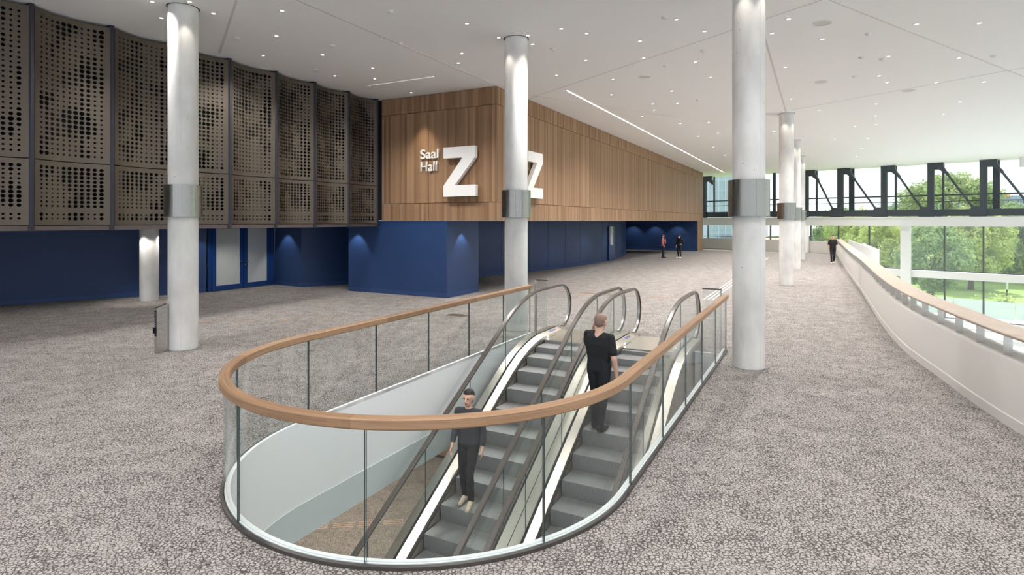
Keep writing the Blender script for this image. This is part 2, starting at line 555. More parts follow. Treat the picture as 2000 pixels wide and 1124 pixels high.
def spot(name, loc, aim, power, size_deg, blend=0.6, radius=0.05, color=(1.0, 0.975, 0.945)):
    d = bpy.data.lights.new(name, 'SPOT')
    d.energy = power; d.spot_size = math.radians(size_deg); d.spot_blend = blend
    d.shadow_soft_size = radius; d.color = color
    o = bpy.data.objects.new(name, d); COL.objects.link(o)
    o.location = loc
    o.rotation_euler = (Vector(aim) - Vector(loc)).to_track_quat('-Z', 'Y').to_euler()
    return o

U3 = Vector((SU, CU, 0)); V3 = Vector((CU, -SU, 0)); Z3 = Vector((0, 0, 1))

# ------------------------------------------------------------------ floor with the escalator opening
V_L, V_R = -5.97, -1.65
V_C = (V_L + V_R) / 2; R_B = (V_R - V_L) / 2
U_ARC = 5.46; U_OPEN_END = 12.15

def bal_path(off=0.0, u_end_l=U_OPEN_END, u_end_r=U_OPEN_END, n=40):
    """plan line of the balustrade, from the left end round the curve to the right end; off > 0 lies inside the opening"""
    r = R_B - off
    pts = [(u_end_l, V_C - r)]
    k = max(2, int((u_end_l - U_ARC) / 0.4))
    pts = [(u_end_l + (U_ARC - u_end_l) * i / k, V_C - r) for i in range(k)]
    for i in range(n + 1):
        a = math.pi * i / n
        pts.append((U_ARC - r * math.sin(a), V_C - r * math.cos(a)))
    k = max(2, int((u_end_r - U_ARC) / 0.4))
    pts += [(U_ARC + (u_end_r - U_ARC) * i / k, V_C + r) for i in range(1, k + 1)]
    return pts

# parapet on the right: inner face line, far to near
PARAPET = [(26.1, 46.9), (25.5, 45.8), (21.3, 37.75), (17.2, 29.9), (15.0, 25.6), (12.8, 21.3), (11.3, 18.45), (10.3, 16.55), (9.7, 15.4), (9.2, 14.4),
           (8.75, 13.5), (8.35, 12.65), (7.96, 11.8), (7.6, 10.9), (7.32, 10.1), (7.0, 9.25), (6.72, 8.5), (6.45, 7.7), (6.25, 7.0),
           (6.05, 6.1), (5.95, 5.0), (5.95, 3.6), (6.1, 2.0), (6.4, 0.0), (6.8, -2.5)]
FAR_PARAPET = [(18.0, 57.6), (19.5, 56.4), (21.0, 54.6), (23.0, 52.1), (24.9, 49.4), (26.1, 46.9)]

def plane_with_hole(outer, hole, z, name, mat, reverse=False):
    bm = bmesh.new()
    def loop(pts):
        vs = [bm.verts.new((p[0], p[1], z)) for p in pts]
        return [bm.edges.new((vs[i], vs[(i + 1) % len(vs)])) for i in range(len(vs))]
    es = loop(outer)
    if hole: es += loop(hole)
    bmesh.ops.triangle_fill(bm, use_beauty=True, use_dissolve=False, edges=es)
    for f in bm.faces:
        f.normal_update()
        if (f.normal.z < 0) != reverse: f.normal_flip()
    me = bpy.data.meshes.new(name); bm.to_mesh(me); bm.free()
    me.materials.append(MATS[mat])
    o = bpy.data.objects.new(name, me); COL.objects.link(o)
    return o

hole = [tuple(W(u, v))[:2] for u, v in bal_path(0.0)]
outer = [(-36.0, -4.0), tuple(W(62, -34))[:2], tuple(W(62, -14))[:2], (18.0, 57.6)] + FAR_PARAPET[1:] + PARAPET[1:] + [(7.0, -4.0)]
structure(plane_with_hole(outer, hole, 0.0, 'floor', 'carpet'))
structure(plane_with_hole(outer, [tuple(W(u, v))[:2] for u, v in bal_path(-0.05, 12.2, 12.2)], -1.05, 'ceiling_lower', 'ceiling_white', True))
lf = MB(); lf.face([(-40, -12, -5), (24, -12, -5), (37, 39.5, -5), (19.5, 58.5, -5), (-40, 66, -5)])
structure(lf.build('floor_lower', 'carpet_lower'))

lp = MB(); lp.face([(14, -12, -4.99), (24, -12, -4.99), (37, 39.5, -4.99), (24.5, 53, -4.99), (19, 42, -4.99)])
structure(lp.build('floor_lower_pale', 'terrace'))

# fascia of the opening
fm = MB()
pl = bal_path(0.05, 12.15, 12.15)
rings = []
for i, (u, v) in enumerate(pl):
    a = W(u, v)
    t = (W(*pl[min(i + 1, len(pl) - 1)]) - W(*pl[max(i - 1, 0)])).normalized()
    n = Vector((t.y, -t.x, 0))          # right of travel = outwards? (path runs far-left -> near -> far-right)
    q = a + n * 0.05
    rings.append([(a.x, a.y, 0.035), (a.x, a.y, -1.05), (q.x, q.y, -1.05), (q.x, q.y, 0.035)])
fm.loft(rings)
for v0, v1 in ((V_L + .05, -5.72), (-2.18, V_R - .05)):
    fm.box((W(12.13, (v0 + v1) / 2, -0.51)), U3, V3, Z3, 0.04, v1 - v0, 1.06)
fa = structure(fm.build('trim_1', 'white_wall', smooth=True))
tag(fa, 'white fascia lining the rounded escalator opening')
# smoke apron: a strip of milky glass below the fascia
apron = thing('smoke_apron', W(5, V_L, -1.45), 'milky green glass apron hanging under the white rim of the escalator opening', 'glass apron')
pa = bal_path(0.06, 12.1, 12.1, 40)
for a in range(0, len(pa) - 1, 4):
    seg = pa[a:a + 5]
    if len(seg) < 2: break
    m = MB(); rg = []
    for i, (u, v) in enumerate(seg):
        p = W(u, v)
        t = (W(*seg[min(i + 1, len(seg) - 1)]) - W(*seg[max(i - 1, 0)])).normalized(); n = Vector((t.y, -t.x, 0)) * 0.012
        rg.append([(p.x, p.y, -1.02), (p.x, p.y, -1.46), (p.x + n.x, p.y + n.y, -1.46), (p.x + n.x, p.y + n.y, -1.02)])
    m.loft(rg); m.build('glass_pane', 'glass_smoke', apron, smooth=True)

# ------------------------------------------------------------------ ceiling
OUTX = [tuple(W(-16, -34))[:2], tuple(W(64, -34))[:2], tuple(W(64, -11))[:2], (19.2 + .3, 58.1 + 1.0)]
TR0 = Vector((25.9, 51.0, 0)); TRD = Vector((0.686, -0.727, 0)).normalized(); TRN = Vector((-TRD.y, TRD.x, 0))   # truss line; TRN points outdoors
def truss(t, off=0.0, z=0.0):
    p = TR0 + TRD * t + TRN * off
    return Vector((p.x, p.y, z))
ce_out = [(-34, 4)] + OUTX[1:3] + [tuple(truss(-12, 1.5))[:2], tuple(truss(40, 1.5))[:2], (44, -2.5), (-34, -2.5)]
cm = MB()
cm.loft([[(p[0], p[1], z) for p in ce_out] for z in (CEIL, CEIL + 0.5)])
ceiling = structure(cm.build('ceiling', 'ceiling_white'))

def joint(a, b, w=0.035):
    m = MB(); m.bar((a[0], a[1], CEIL - 0.002), (b[0], b[1], CEIL - 0.002), w, 0.006)
    m.build('joint', 'ceiling_joint', ceiling)
for a, b, w in ((ceil_pt(580, 0), W(16.6, -9.3), .05), (ceil_pt(462, 0), ceil_pt(429, 103), .05), (ceil_pt(1035, 192), ceil_pt(1430, 59), .03),
             (ceil_pt(1430, 59), ceil_pt(1605, 0), .03), (ceil_pt(1620, 0), ceil_pt(2000, 150), .03), (ceil_pt(1545, 215), ceil_pt(2000, 132), .03),
             (W(15.0, -1.12), W(26.3, -1.12), .05), (ceil_pt(1035, 186), ceil_pt(1390, 240), .03)):
    joint(a, b, w)

def slot_light(a, b, w, label, mat='slot_glow'):
    a, b = Vector((a[0], a[1], 0)), Vector((b[0], b[1], 0))
    t = thing('slot_light', (a.x, a.y, CEIL), label, 'ceiling light')
    m = MB(); m.bar(a + Z3 * (CEIL - 0.004), b + Z3 * (CEIL - 0.004), w, 0.008); m.build('diffuser', mat, t)
    s = (b - a).normalized().cross(Z3)
    for sg in (-1, 1):
        m = MB(); o = s * sg * (w / 2 + 0.012)
        m.bar(a + o + Z3 * (CEIL - 0.009), b + o + Z3 * (CEIL - 0.009), 0.024, 0.016); m.build('trim', 'lamp_trim', t)
slot_light(W(18.4, -7.5), W(56, -7.5), 0.075, 'long glowing slot light in the ceiling running along the wooden wall')
slot_light(W(14.7, -13.0), W(14.7, -10.4), 0.06, 'short slot light in the ceiling in front of the lettered wooden wall', 'slot_dim')

# downlights: (pixel in the photo -> its place on the ceiling)
DL = {
 'left': [(297, 3), (370, 3), (315, 35), (417, 26), (551, 21), (540, 70), (514, 108), (630, 107), (654, 148), (728, 133), (732, 154), (803, 181)],
 'mid': [(912, 46), (974, 73), (902, 104), (895, 123), (1031, 69), (1040, 86), (1096, 56), (1146, 65), (1144, 118), (1087, 147), (1197, 155), (1194, 185),
         (1250, 80), (1257, 113), (1376, 61), (1321, 38), (1358, 121), (1312, 178), (1388, 151), (1323, 202), (1277, 215), (1254, 227), (1384, 239), (1402, 260)],
 'right': [(1540, 37), (1508, 65), (1606, 76), (1534, 131), (1717, 148), (1735, 110), (1790, 47), (1913, 45), (1873, 113), (1829, 161), (1921, 160), (1711, 203),
           (1875, 199), (1710, 226), (1600, 215), (1670, 247), (1843, 223), (1630, 271), (1545, 193), (1733, 161)],
}
DL_LAB = {'left': ('small downlight in the ceiling before the bronze wall', 'downlights before the bronze wall'),
          'mid': ('small downlight in the ceiling between lettered wall and nearest right column', 'downlights over the middle of the hall'),
          'right': ('small downlight in the ceiling right of the nearest right column', 'downlights towards the windows')}
def disc_mesh(name, parts):
    m = MB()
    return m
_m = MB(); _m.cyl((0, 0), 0.055, -0.006, 0.004, 20); _o = _m.build('tmp', 'lamp_glow'); glow_me = _o.data; bpy.data.objects.remove(_o)
_m = MB()
_n = 24
_m.loft([[(r * math.cos(2 * math.pi * k / _n), r * math.sin(2 * math.pi * k / _n), z) for k in range(_n)] for r, z in ((0.056, -0.008), (0.085, -0.008), (0.088, 0.0))], caps=False)
_o = _m.build('tmp', 'lamp_trim', smooth=True); trim_me = _o.data; bpy.data.objects.remove(_o)
ORD = ['first', 'second', 'third', 'fourth', 'fifth', 'sixth', 'seventh', 'eighth', 'ninth', 'tenth', 'eleventh', 'twelfth', 'thirteenth', 'fourteenth',
       'fifteenth', 'sixteenth', 'seventeenth', 'eighteenth', 'nineteenth', 'twentieth', 'twenty-first', 'twenty-second', 'twenty-third', 'twenty-fourth', 'twenty-fifth']
LIT = []
for grp, lst in DL.items():
    lst = sorted(lst)
    for i, (px, py) in enumerate(lst):
        p = ceil_pt(px, py)
        t = thing('downlight', (p.x, p.y, CEIL), DL_LAB[grp][0] + ', ' + ORD[i] + ' from the left', 'downlight', DL_LAB[grp][1])
        s = 0.82 if grp == 'right' else 0.72
        inst(glow_me, 'lamp', p, 0, t, (s, s, 1)); inst(trim_me, 'trim_ring', p, 0, t, (s, s, 1))
        if all((p - q).length > 3.3 for q in LIT):
            LIT.append(p)
# more of the same downlights: far down the hall, and over the near part of the hall above and behind the camera
def grid_light(u, v, far):
    p = W(u, v, CEIL)
    lab = ('tiny downlight far down the hall near the end of the wooden wall', 'downlights at the far end') if far else ('downlight in the ceiling above the near end of the hall', 'downlights over the near end')
    t = thing('downlight', tuple(p), lab[0], 'downlight', lab[1])
    inst(glow_me, 'lamp', p, 0, t); inst(trim_me, 'trim_ring', p, 0, t)
    LIT.append(p)
for u in (31.5, 36.5, 41.5, 46.5, 51.5):
    for v in (-5.5, -1.9, 2.4):
        grid_light(u, v, True)
for x in (-17, -12.5, -8.5, -4.5, -0.5, 3.5, 7.0):
    for y in (-0.5, 3.5, 7.5):
        q = Vector((x, y, 0)); u = q.dot(U3); v = q.dot(V3)
        if v > -13.3: grid_light(u, v, False)
for u, v in ((22, -5.5), (27, -5.5)):
    grid_light(u, v, True)
for p in LIT:
    # the lamps over the near end are dimmed, those down the hall are at full power
    k = 0.46 if p.y < 9.5 else (0.88 if p.y < 30 else 1.0)
    spot('downlight_beam', (p.x, p.y, CEIL - 0.03), (p.x, p.y, 0), DOWNLIGHT_W * k, 130, 0.8, 0.09)
# round flat loudspeakers
_m = MB(); _m.cyl((0, 0), 0.17, -0.008, 0.0, 32); _o = _m.build('tmp', 'speaker_plate'); spk_me = _o.data; bpy.data.objects.remove(_o)
_m = MB()
_m.loft([[(r * math.cos(2 * math.pi * k / 32), r * math.sin(2 * math.pi * k / 32), z) for k in range(32)] for r, z in ((0.17, 0.0), (0.17, -0.014), (0.195, -0.014), (0.195, 0.0))], caps=False)
_o = _m.build('tmp', 'lamp_trim', smooth=True); spr_me = _o.data; bpy.data.objects.remove(_o)
for (px, py), lab in (((1606, 45), 'round white loudspeaker plate in the ceiling right of the nearest column'),
                      ((1259, 150), 'round grey loudspeaker plate in the ceiling before the long slot light'),
                      ((1604, 160), 'round loudspeaker plate in the ceiling above the second right column'),
                      ((1774, 177), 'round loudspeaker plate in the ceiling nearest the window wall')):
    p = ceil_pt(px, py)
    t = thing('ceiling_speaker', (p.x, p.y, CEIL), lab, 'loudspeaker', 'ceiling loudspeakers')
    inst(spk_me, 'plate', p, 0, t); inst(spr_me, 'rim', p, 0, t)

# smoke detectors
_m = MB()
_m.loft([[(r * math.cos(2 * math.pi * k / 20), r * math.sin(2 * math.pi * k / 20), z) for k in range(20)] for r, z in ((0.07, 0.0), (0.07, -0.018), (0.045, -0.03), (0.04, -0.045))])
_o = _m.build('tmp', 'lamp_trim', smooth=True); det_me = _o.data; bpy.data.objects.remove(_o)
_m = MB(); _m.cyl((0, 0), 0.05, -0.024, -0.019, 16); _o = _m.build('tmp', 'speaker_plate'); ring_me = _o.data; bpy.data.objects.remove(_o)
for k, (px, py) in enumerate(sorted([(762, 22), (649, 88), (616, 135), (462, 73), (781, 84), (1080, 95), (1298, 33), (1300, 128), (1373, 100), (1363, 195), (1695, 66), (1722, 115), (1940, 109), (1682, 112), (1669, 149)])):
    p = ceil_pt(px, py)
    t = thing('smoke_detector', (p.x, p.y, CEIL), 'small unlit white detector on the ceiling, ' + ORD[k] + ' detector from the left', 'smoke detector', 'detectors on the ceiling')
    inst(det_me, 'body', p, 0, t); inst(ring_me, 'vent_ring', p, 0, t)

# ------------------------------------------------------------------ columns
def column(u, v, label, z_top=CEIL, collar=True, spots=True):
    c = W(u, v)
    t = thing('concrete_column', (c.x, c.y, 0), label, 'column', 'round concrete columns')
    R = 0.28
    m = MB(); m.loft([[(c.x + r * math.cos(2 * math.pi * k / 48), c.y + r * math.sin(2 * math.pi * k / 48), z) for k in range(48)]
                      for r, z in ((R - .012, 0.0), (R - .012, 0.012), (R, 0.016), (R, 3.0), (R, z_top))])
    m.build('shaft', 'concrete', t, smooth=True)
    m = MB()       # formwork seam running up the shaft
    a = math.radians(-70)
    d = Vector((math.cos(a), math.sin(a), 0)); q = c + d * (R + 0.0005)
    m.bar((q.x, q.y, 0.02), (q.x, q.y, z_top - .01), 0.006, 0.003, up=d); m.build('seam', 'ceiling_joint', t)
    if collar:
        Rc = 0.355
        for k in range(2):
            m = MB(); a0 = math.radians(-92 + 180 * k); n = 24; rg = []
            for i in range(n + 1):
                a = a0 + math.radians(179.2) * i / n
                d = Vector((math.cos(a), math.sin(a), 0))
                rg.append([(c.x + d.x * r, c.y + d.y * r, z) for r, z in ((Rc, 2.735), (Rc, 3.39), (Rc - .012, 3.39), (Rc - .012, 2.735))])
            m.loft(rg); m.build('collar', 'steel_collar', t, smooth=True)
        m = MB(); m.cyl(c, Rc - .013, 2.75, 2.762, 40); m.build('collar_plate', 'steel_dark', t)
    if z_top == CEIL:
        m = MB(); n = 40
        m.loft([[(c.x + r * math.cos(2 * math.pi * k / n), c.y + r * math.sin(2 * math.pi * k / n), z) for k in range(n)] for r, z in ((R + .002, CEIL - .004), (R + .03, CEIL - .004), (R + .03, CEIL - .0005))], caps=False)
        m.build('shadow_gap', 'slot_black', t)
    if spots:
        for a in (-128, -52, 62):
            a = math.radians(a)
            d = Vector((math.cos(a), math.sin(a), 0))
            p = c + d * 0.58; zt = z_top - 0.03
            spot('column_beam', (p.x, p.y, zt), (c.x + d.x * .30, c.y + d.y * .30, zt - 1.9), COLUMN_SPOT_W, 58, 0.5, 0.03, (1.0, 0.9, 0.78))
    return t
column(7.58, -11.67, 'thick round concrete column with a steel collar beside the slim info post')
column(12.63, -6.49, 'round concrete column with a steel collar standing behind the escalators')
column(11.38, -1.10, 'nearest right concrete column with a steel collar beside the escalator balustrade')
column(26.57, -1.12, 'second concrete column of the right row, before two slimmer-looking ones')
column(35.6, -1.08, 'third concrete column of the right row, half hidden behind the second')
column(44.5, -1.0, 'farthest concrete column of the right row near the white parapet')
column(11.6, -19.66, 'short spotlit concrete column under the bronze wall, before the blue wall', z_top=2.46, collar=False)

# ------------------------------------------------------------------ bronze perforated wall on the left
V_P = -14.15
POSTS = [1.45, 2.96, 4.47, 5.99, 7.52, 9.02, 10.51, 12.05, 13.54, 15.05, 16.52]
bw = struct_empty('wall_left', W(9, V_P))
m = MB(); m.box(W(6.3, V_P - 0.62, (2.44 + CEIL) / 2), U3, V3, Z3, 21, 0.1, CEIL - 2.44 - .01); m.build('backing', 'dark_recess', bw)
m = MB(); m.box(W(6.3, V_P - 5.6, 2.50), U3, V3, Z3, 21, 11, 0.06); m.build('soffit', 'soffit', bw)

def noise_size(x, y, s, u_mid):
    a = noise.noise(Vector((x * 0.33 + s * 7.3, y * 0.21 + s * 3.1, s * 1.7)))
    b = noise.noise(Vector((x * 0.9 + s * 2.3, y * 0.8 - s, 9.1 + s)))
    r = 0.024
    if a > (-0.12 if u_mid > 11 else 0.03): r = 0.037
    if a + 0.35 * b > 0.40: r = 0.047
    if a < -0.45: r = 0.018
    return r + 0.003 * b

def perforated(u0, u1, z0, z1, rows, gap_after, seed, name):
    """curved sheet with real round holes; concave towards the hall"""
    NX = 11; K = 12
    m = MB()
    Lw = u1 - u0; mx = 0.09; mz = 0.09
    def P(s, z, d=0.0):
        x = 2 * s / Lw - 1
        v = V_P - 0.20 * (1 - x * x) - d
        return W(u0 + s, v, z)
    def quad(s0, s1, za, zb, n=1):
        for i in range(n):
            a = s0 + (s1 - s0) * i / n; b = s0 + (s1 - s0) * (i + 1) / n
            m.face([P(a, za), P(b, za), P(b, zb), P(a, zb)])
    cw = (Lw - 2 * mx) / NX
    nrow = rows + (1 if gap_after else 0)
    ch = (z1 - z0 - 2 * mz) / nrow
    quad(0, mx, z0, z1); quad(Lw - mx, Lw, z0, z1)
    quad(mx, Lw - mx, z0, z0 + mz, NX); quad(mx, Lw - mx, z1 - mz, z1, NX)
    big = seed % 3
    for j in range(nrow):
        zc = z0 + mz + ch * (j + 0.5)
        if gap_after and j == gap_after:
            quad(mx, Lw - mx, zc - ch / 2, zc + ch / 2, NX); continue
        for i in range(NX):
            sc = mx + cw * (i + 0.5)
            r = min(noise_size(i, (zc - 2.5) / 0.108, seed, u0), cw * .46, ch * .46)
            ring_o, ring_c, ring_b = [], [], []
            for k in range(K):
                a = 2 * math.pi * (k + 0.5) / K
                ca, sa = math.cos(a), math.sin(a)
                # boundary of the cell at this angle; corners are snapped
                f = min(cw / 2 / max(abs(ca), 1e-6), ch / 2 / max(abs(sa), 1e-6))
                bx, bz = ca * f, sa * f
                ring_o.append((sc + bx, zc + bz)); ring_c.append((sc + ca * r, zc + sa * r))
            i0 = len(m.v)
            m.v += [tuple(P(s, z)) for s, z in ring_o] + [tuple(P(s, z)) for s, z in ring_c] + [tuple(P(s, z, 0.025)) for s, z in ring_c]
            for k in range(K):
                k2 = (k + 1) % K
                m.f.append((i0 + k, i0 + k2, i0 + K + k2, i0 + K + k)); m.m.append(0)
                m.f.append((i0 + K + k, i0 + K + k2, i0 + 2 * K + k2, i0 + 2 * K + k)); m.m.append(1)
            # corner triangles of the cell
            for sx, sz in ((1, 1), (-1, 1), (-1, -1), (1, -1)):
                cands = [k for k in range(K)]
                cx, cz = sc + sx * cw / 2, zc + sz * ch / 2
                ang = math.atan2(sz, sx) % (2 * math.pi)
                # the two ring points on either side of the corner direction
                ca_ = math.atan2(sz * ch / 2, sx * cw / 2) % (2 * math.pi)
                kf = (ca_ / (2 * math.pi)) * K - 0.5
                ka = int(math.floor(kf)) % K; kb = (ka + 1) % K
                m.face([P(*ring_o[ka]), P(cx, cz), P(*ring_o[kb])])
    # returns (folded edges)
    for s in (0, Lw):
        m.face([P(s, z0), P(s, z1), P(s, z1, 0.04), P(s, z0, 0.04)])
    N2 = 10
    for z in (z0, z1):
        for i in range(N2):
            a, b = Lw * i / N2, Lw * (i + 1) / N2
            m.face([P(a, z), P(b, z), P(b, z, 0.04), P(a, z, 0.04)])
    me = bpy.data.meshes.new(name)
    o0 = Vector(bw['_o'])
    me.from_pydata([(p[0] - o0.x, p[1] - o0.y, p[2] - o0.z) for p in m.v], [], m.f)
    me.materials.append(MATS['bronze']); me.materials.append(MATS['bronze_frame'])
    me.polygons.foreach_set('material_index', m.m)
    o = bpy.data.objects.new(name, me); COL.objects.link(o); o.parent = bw
    return o

for i in range(len(POSTS) - 1):
    u0, u1 = POSTS[i] + 0.055, POSTS[i + 1] - 0.035
    if u1 > 5.0:
        perforated(u0, u1, 3.935, 7.02, 28, 0, i * 1.37 + 1, 'perforated_sheet')
        perforated(u0, u1, 2.565, 3.915, 12, 2, i * 2.11 + 31, 'perforated_sheet')
    m = MB(); m.box(W((u0 + u1) / 2, V_P - 0.10, 2.50), U3, V3, Z3, u1 - u0 + .02, 0.16, 0.10); m.build('bottom_rail', 'bronze_frame', bw)
    for uu, zz in ((u0 + .12, 2.585), (u1 - .12, 2.585), ((u0 + u1) / 2, 3.90), (u0 + .3, 3.90), (u1 - .1, 3.90)):
        pass
for u in POSTS:
    m = MB()
    c = W(u, V_P)
    prof = [(-.045, -.5), (.05, -.5), (.05, 0.0), (.03, .03), (-.02, .03), (-.045, .0)]
    m.loft([[tuple(W(u + a, V_P + b, z)) for a, b in prof] for z in (2.44, CEIL - .002)])
    m.build('post', 'post_dark', bw)

# ------------------------------------------------------------------ wooden box of the hall
V_W, U_W, U_WE = -9.30, 16.72, 55.7
ww = struct_empty('wall_wood', W(U_W, V_W))
tiers = [(2.66, 3.27), (3.28, 6.48), (6.49, 7.07)]
def panel_mesh(w, h):
    m = MB(); b = 0.004
    x, y, z = w / 2, 0.03, h / 2
    # front (local -y side gets a small bevel)
    m.loft([[(-x, y, -z), (x, y, -z), (x, y, z), (-x, y, z)], [(-x, -y + b, -z), (x, -y + b, -z), (x, -y + b, z), (-x, -y + b, z)],
            [(-x + b, -y, -z + b), (x - b, -y, -z + b), (x - b, -y, z - b), (-x + b, -y, z - b)]])
    o = m.build('tmp', 'wood_panel'); me = o.data; bpy.data.objects.remove(o); me.name = 'wood_panel_mesh'
    return me
# left (lettered) face: plane u = U_W, joints read from the photograph
vj = [-14.12, -13.29, -12.03, -10.72, -9.305]
for a, b in zip(vj[:-1], vj[1:]):
    for z0, z1 in tiers:
        me = panel_mesh(b - a - 0.010, z1 - z0 - .004)
        inst(me, 'wood_panel', W(U_W + 0.03, (a + b) / 2, (z0 + z1) / 2), HALL_ANGLE - math.pi / 2, ww)
NP = 31
pw = (U_WE - U_W) / NP
tm = [panel_mesh(pw - 0.010, z1 - z0 - .004) for z0, z1 in tiers]
for i in range(NP):
    for k, (z0, z1) in enumerate(tiers):
        inst(tm[k], 'wood_panel', W(U_W + pw * (i + .5), V_W - 0.03, (z0 + z1) / 2), HALL_ANGLE, ww)
m = MB(); m.box(W((U_W + U_WE) / 2 + .03, V_W - 2.6, (2.66 + CEIL) / 2), U3, V3, Z3, U_WE - U_W - .06, 5.07, CEIL - 2.66 - .02); m.build('core', 'dark_recess', ww)
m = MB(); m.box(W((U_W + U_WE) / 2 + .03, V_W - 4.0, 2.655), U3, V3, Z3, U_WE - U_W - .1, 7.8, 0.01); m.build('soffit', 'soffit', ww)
# wooden end leg at the far end, down to the floor
me = panel_mesh(2.5, 2.65)
inst(me, 'wood_panel', W(54.4, V_W - .03, 1.325), HALL_ANGLE, ww)
me = panel_mesh(0.32, 2.65)
inst(me, 'wood_panel', W(53.13, V_W - .19, 1.325), HALL_ANGLE - math.pi / 2, ww)

# letters
def on_u_plane(px, py, u):
    a = (px - 1000) / FPX
    v = -u * (SU - CU * a) / (CU + SU * a)
    y = CU * u - SU * v
    return v, EYE - (py - 432) / FPX * y
def big_z(name, to_world, w, h, label):
    # outline of the letter in its own plane (x right, z up)
    st = 0.222 * h; dx = 0.36 * w
    poly = [(0, h), (w * .985, h), (w * .985, h - st), (dx, st * 1.02), (w, st * 1.02), (w, 0), (0, 0), (0, st * .97), (w * .60, h - st), (0, h - st)]
    m = MB()
    m.loft([[to_world(x, z, d) for x, z in poly] for d in (0.08, 0.24)])
    o = m.build(name, 'letter_white', origin=to_world(w / 2, 0, 0.08))
    tag(o, label, 'letter')
    return o
uf = U_W - 0.0
va, zt = on_u_plane(866, 288.5, U_W - .24); vb, zb = on_u_plane(928.5, 383, U_W - .24)
va2, zt2 = on_u_plane(928, 286.5, U_W - .24)
hz = zt - zb
big_z('letter_sign', lambda x, z, d: W(U_W - d, va + x, zb + z), vb - va, hz, 'large white letter Z standing off the wooden wall beside the small words')
# the second Z on the long side
def on_v_plane(px, py, v):
    a = (px - 1000) / FPX
    u = -v * (CU + SU * a) / (SU - CU * a)
    y = CU * u - SU * v
    return u, EYE - (py - 432) / FPX * y
ub, _z = on_v_plane(1060.5, 387.7, V_W + .24)
big_z('letter_sign', lambda x, z, d: W(ub - (vb - va) + x, V_W + d, zb + z), vb - va, hz, 'large white letter Z on the long wooden wall, half hidden by a column')

def text_obj(txt, px0, px1, ytop, ybase, name, label, bold):
    va_, z_top = on_u_plane(px0, ytop, U_W - .05); vb_, z_b = on_u_plane(px0, ybase, U_W - .05)
    vR, _q = on_u_plane(px1, ybase, U_W - .05)
    cu = bpy.data.curves.new(name, 'FONT')
    cu.body = txt
    cu.size = 1.0; cu.extrude = 0.03; cu.offset = 0.012 if bold else -0.004
    ob = bpy.data.objects.new(name, cu); COL.objects.link(ob)
    dg = bpy.context.evaluated_depsgraph_get(); dg.update()
    me = bpy.data.meshes.new_from_object(ob.evaluated_get(dg))
    bpy.data.objects.remove(ob)
    xs = [v.co.x for v in me.vertices]; ys = [v.co.y for v in me.vertices]
    x0, x1, y1 = min(xs), max(xs), max(ys)
    sx = (vR - va_) / (x1 - x0); sz = (z_top - z_b) / y1
    for v in me.vertices:
        v.co = Vector(((v.co.x - x0) * sx, -v.co.z, v.co.y * sz))
    me.materials.clear(); me.materials.append(MATS['letter_white'])
    bm = bmesh.new(); bm.from_mesh(me); bmesh.ops.recalc_face_normals(bm, faces=bm.faces); bm.to_mesh(me); bm.free()
    o = bpy.data.objects.new(name, me); COL.objects.link(o)
    o.location = W(U_W - .06, va_, z_b); o.rotation_euler = (0, 0, HALL_ANGLE - math.pi / 2)
    tag(o, label, 'lettering')
text_obj('Saal', 822, 857.3, 293, 310.5, 'word_sign', 'bold white word Saal above the word Hall on the wooden wall', True)
text_obj('Hall', 822.6, 853.8, 316.5, 335.2, 'word_sign', 'thin white word Hall below the word Saal on the wooden wall', False)

# ------------------------------------------------------------------ blue walls
def blue_wall(name, line, thick=0.2, z1=2.65, z0=0.0, skirt=True, seams=()):
    m = MB(); m.wall(line, thick, z0, z1)
    o = structure(m.build(name, 'blue_paint', smooth=True))
    if skirt:
        s = MB()
        L = [Vector((p[0], p[1], 0)) for p in line]; rg = []
        for i, p in enumerate(L):
            t = (L[min(i + 1, len(L) - 1)] - L[max(i - 1, 0)]).normalized(); n = Vector((t.y, -t.x, 0)) * -0.012
            if thick < 0: n = -n
            rg.append([(p.x, p.y, 0.004), (p.x + n.x, p.y + n.y, 0.004), (p.x + n.x, p.y + n.y, 0.15), (p.x, p.y, 0.155)])
        s.loft(rg); k = s.build('skirting', 'blue_skirting', o)
    return o
def P2(u, v): p = W(u, v); return (p.x, p.y)
# far-left wall, door wall, returns
a = (-26.0, 11.2); b0 = (-16.06, 18.3); c = (-11.35, 21.66)
blue_wall('wall_blue_left', [c, b0, a], 0.2, 2.47)
d0 = P2(14.05, -20.1); d1 = P2(16.98, -20.15)
e1 = P2(16.85, -18.35)
e2 = P2(18.6, -17.35); e3 = P2(24, -14.6)
blue_wall('wall_blue_return', [e1, P2(17.0, -20.05)], 0.2, 2.47)
blue_wall('wall_blue_niche', [e3, e2, e1], 0.2, 2.65)
# block under the wooden box
blk = [P2(16.74, -15.75), P2(16.74, -11.28), P2(18.83, -11.26), P2(18.83, -15.75)]
m = MB(); m.prism(blk, 0, 2.65); o = structure(m.build('wall_blue_block', 'blue_paint'))
for p, q in ((blk[0], blk[1]), (blk[1], blk[2]), (blk[0], blk[3])):
    m = MB(); pp, qq = Vector((*p, 0)), Vector((*q, 0)); m.bar(pp + Z3 * .08, qq + Z3 * .08, 0.024, 0.145); m.build('skirting', 'blue_skirting', o)
# long bowed wall
bow = [(23.0, -14.6), (23.8, -14.2), (25.5, -13.66), (27.4, -13.25), (29.3, -12.9), (31.2, -12.62), (33.2, -12.42), (35.2, -12.32), (37.2, -12.3), (39.5, -12.45), (42.0, -12.8), (44.3, -13.25), (46.5, -13.8), (48.4, -14.4), (50, -15.1), (53, -17)]
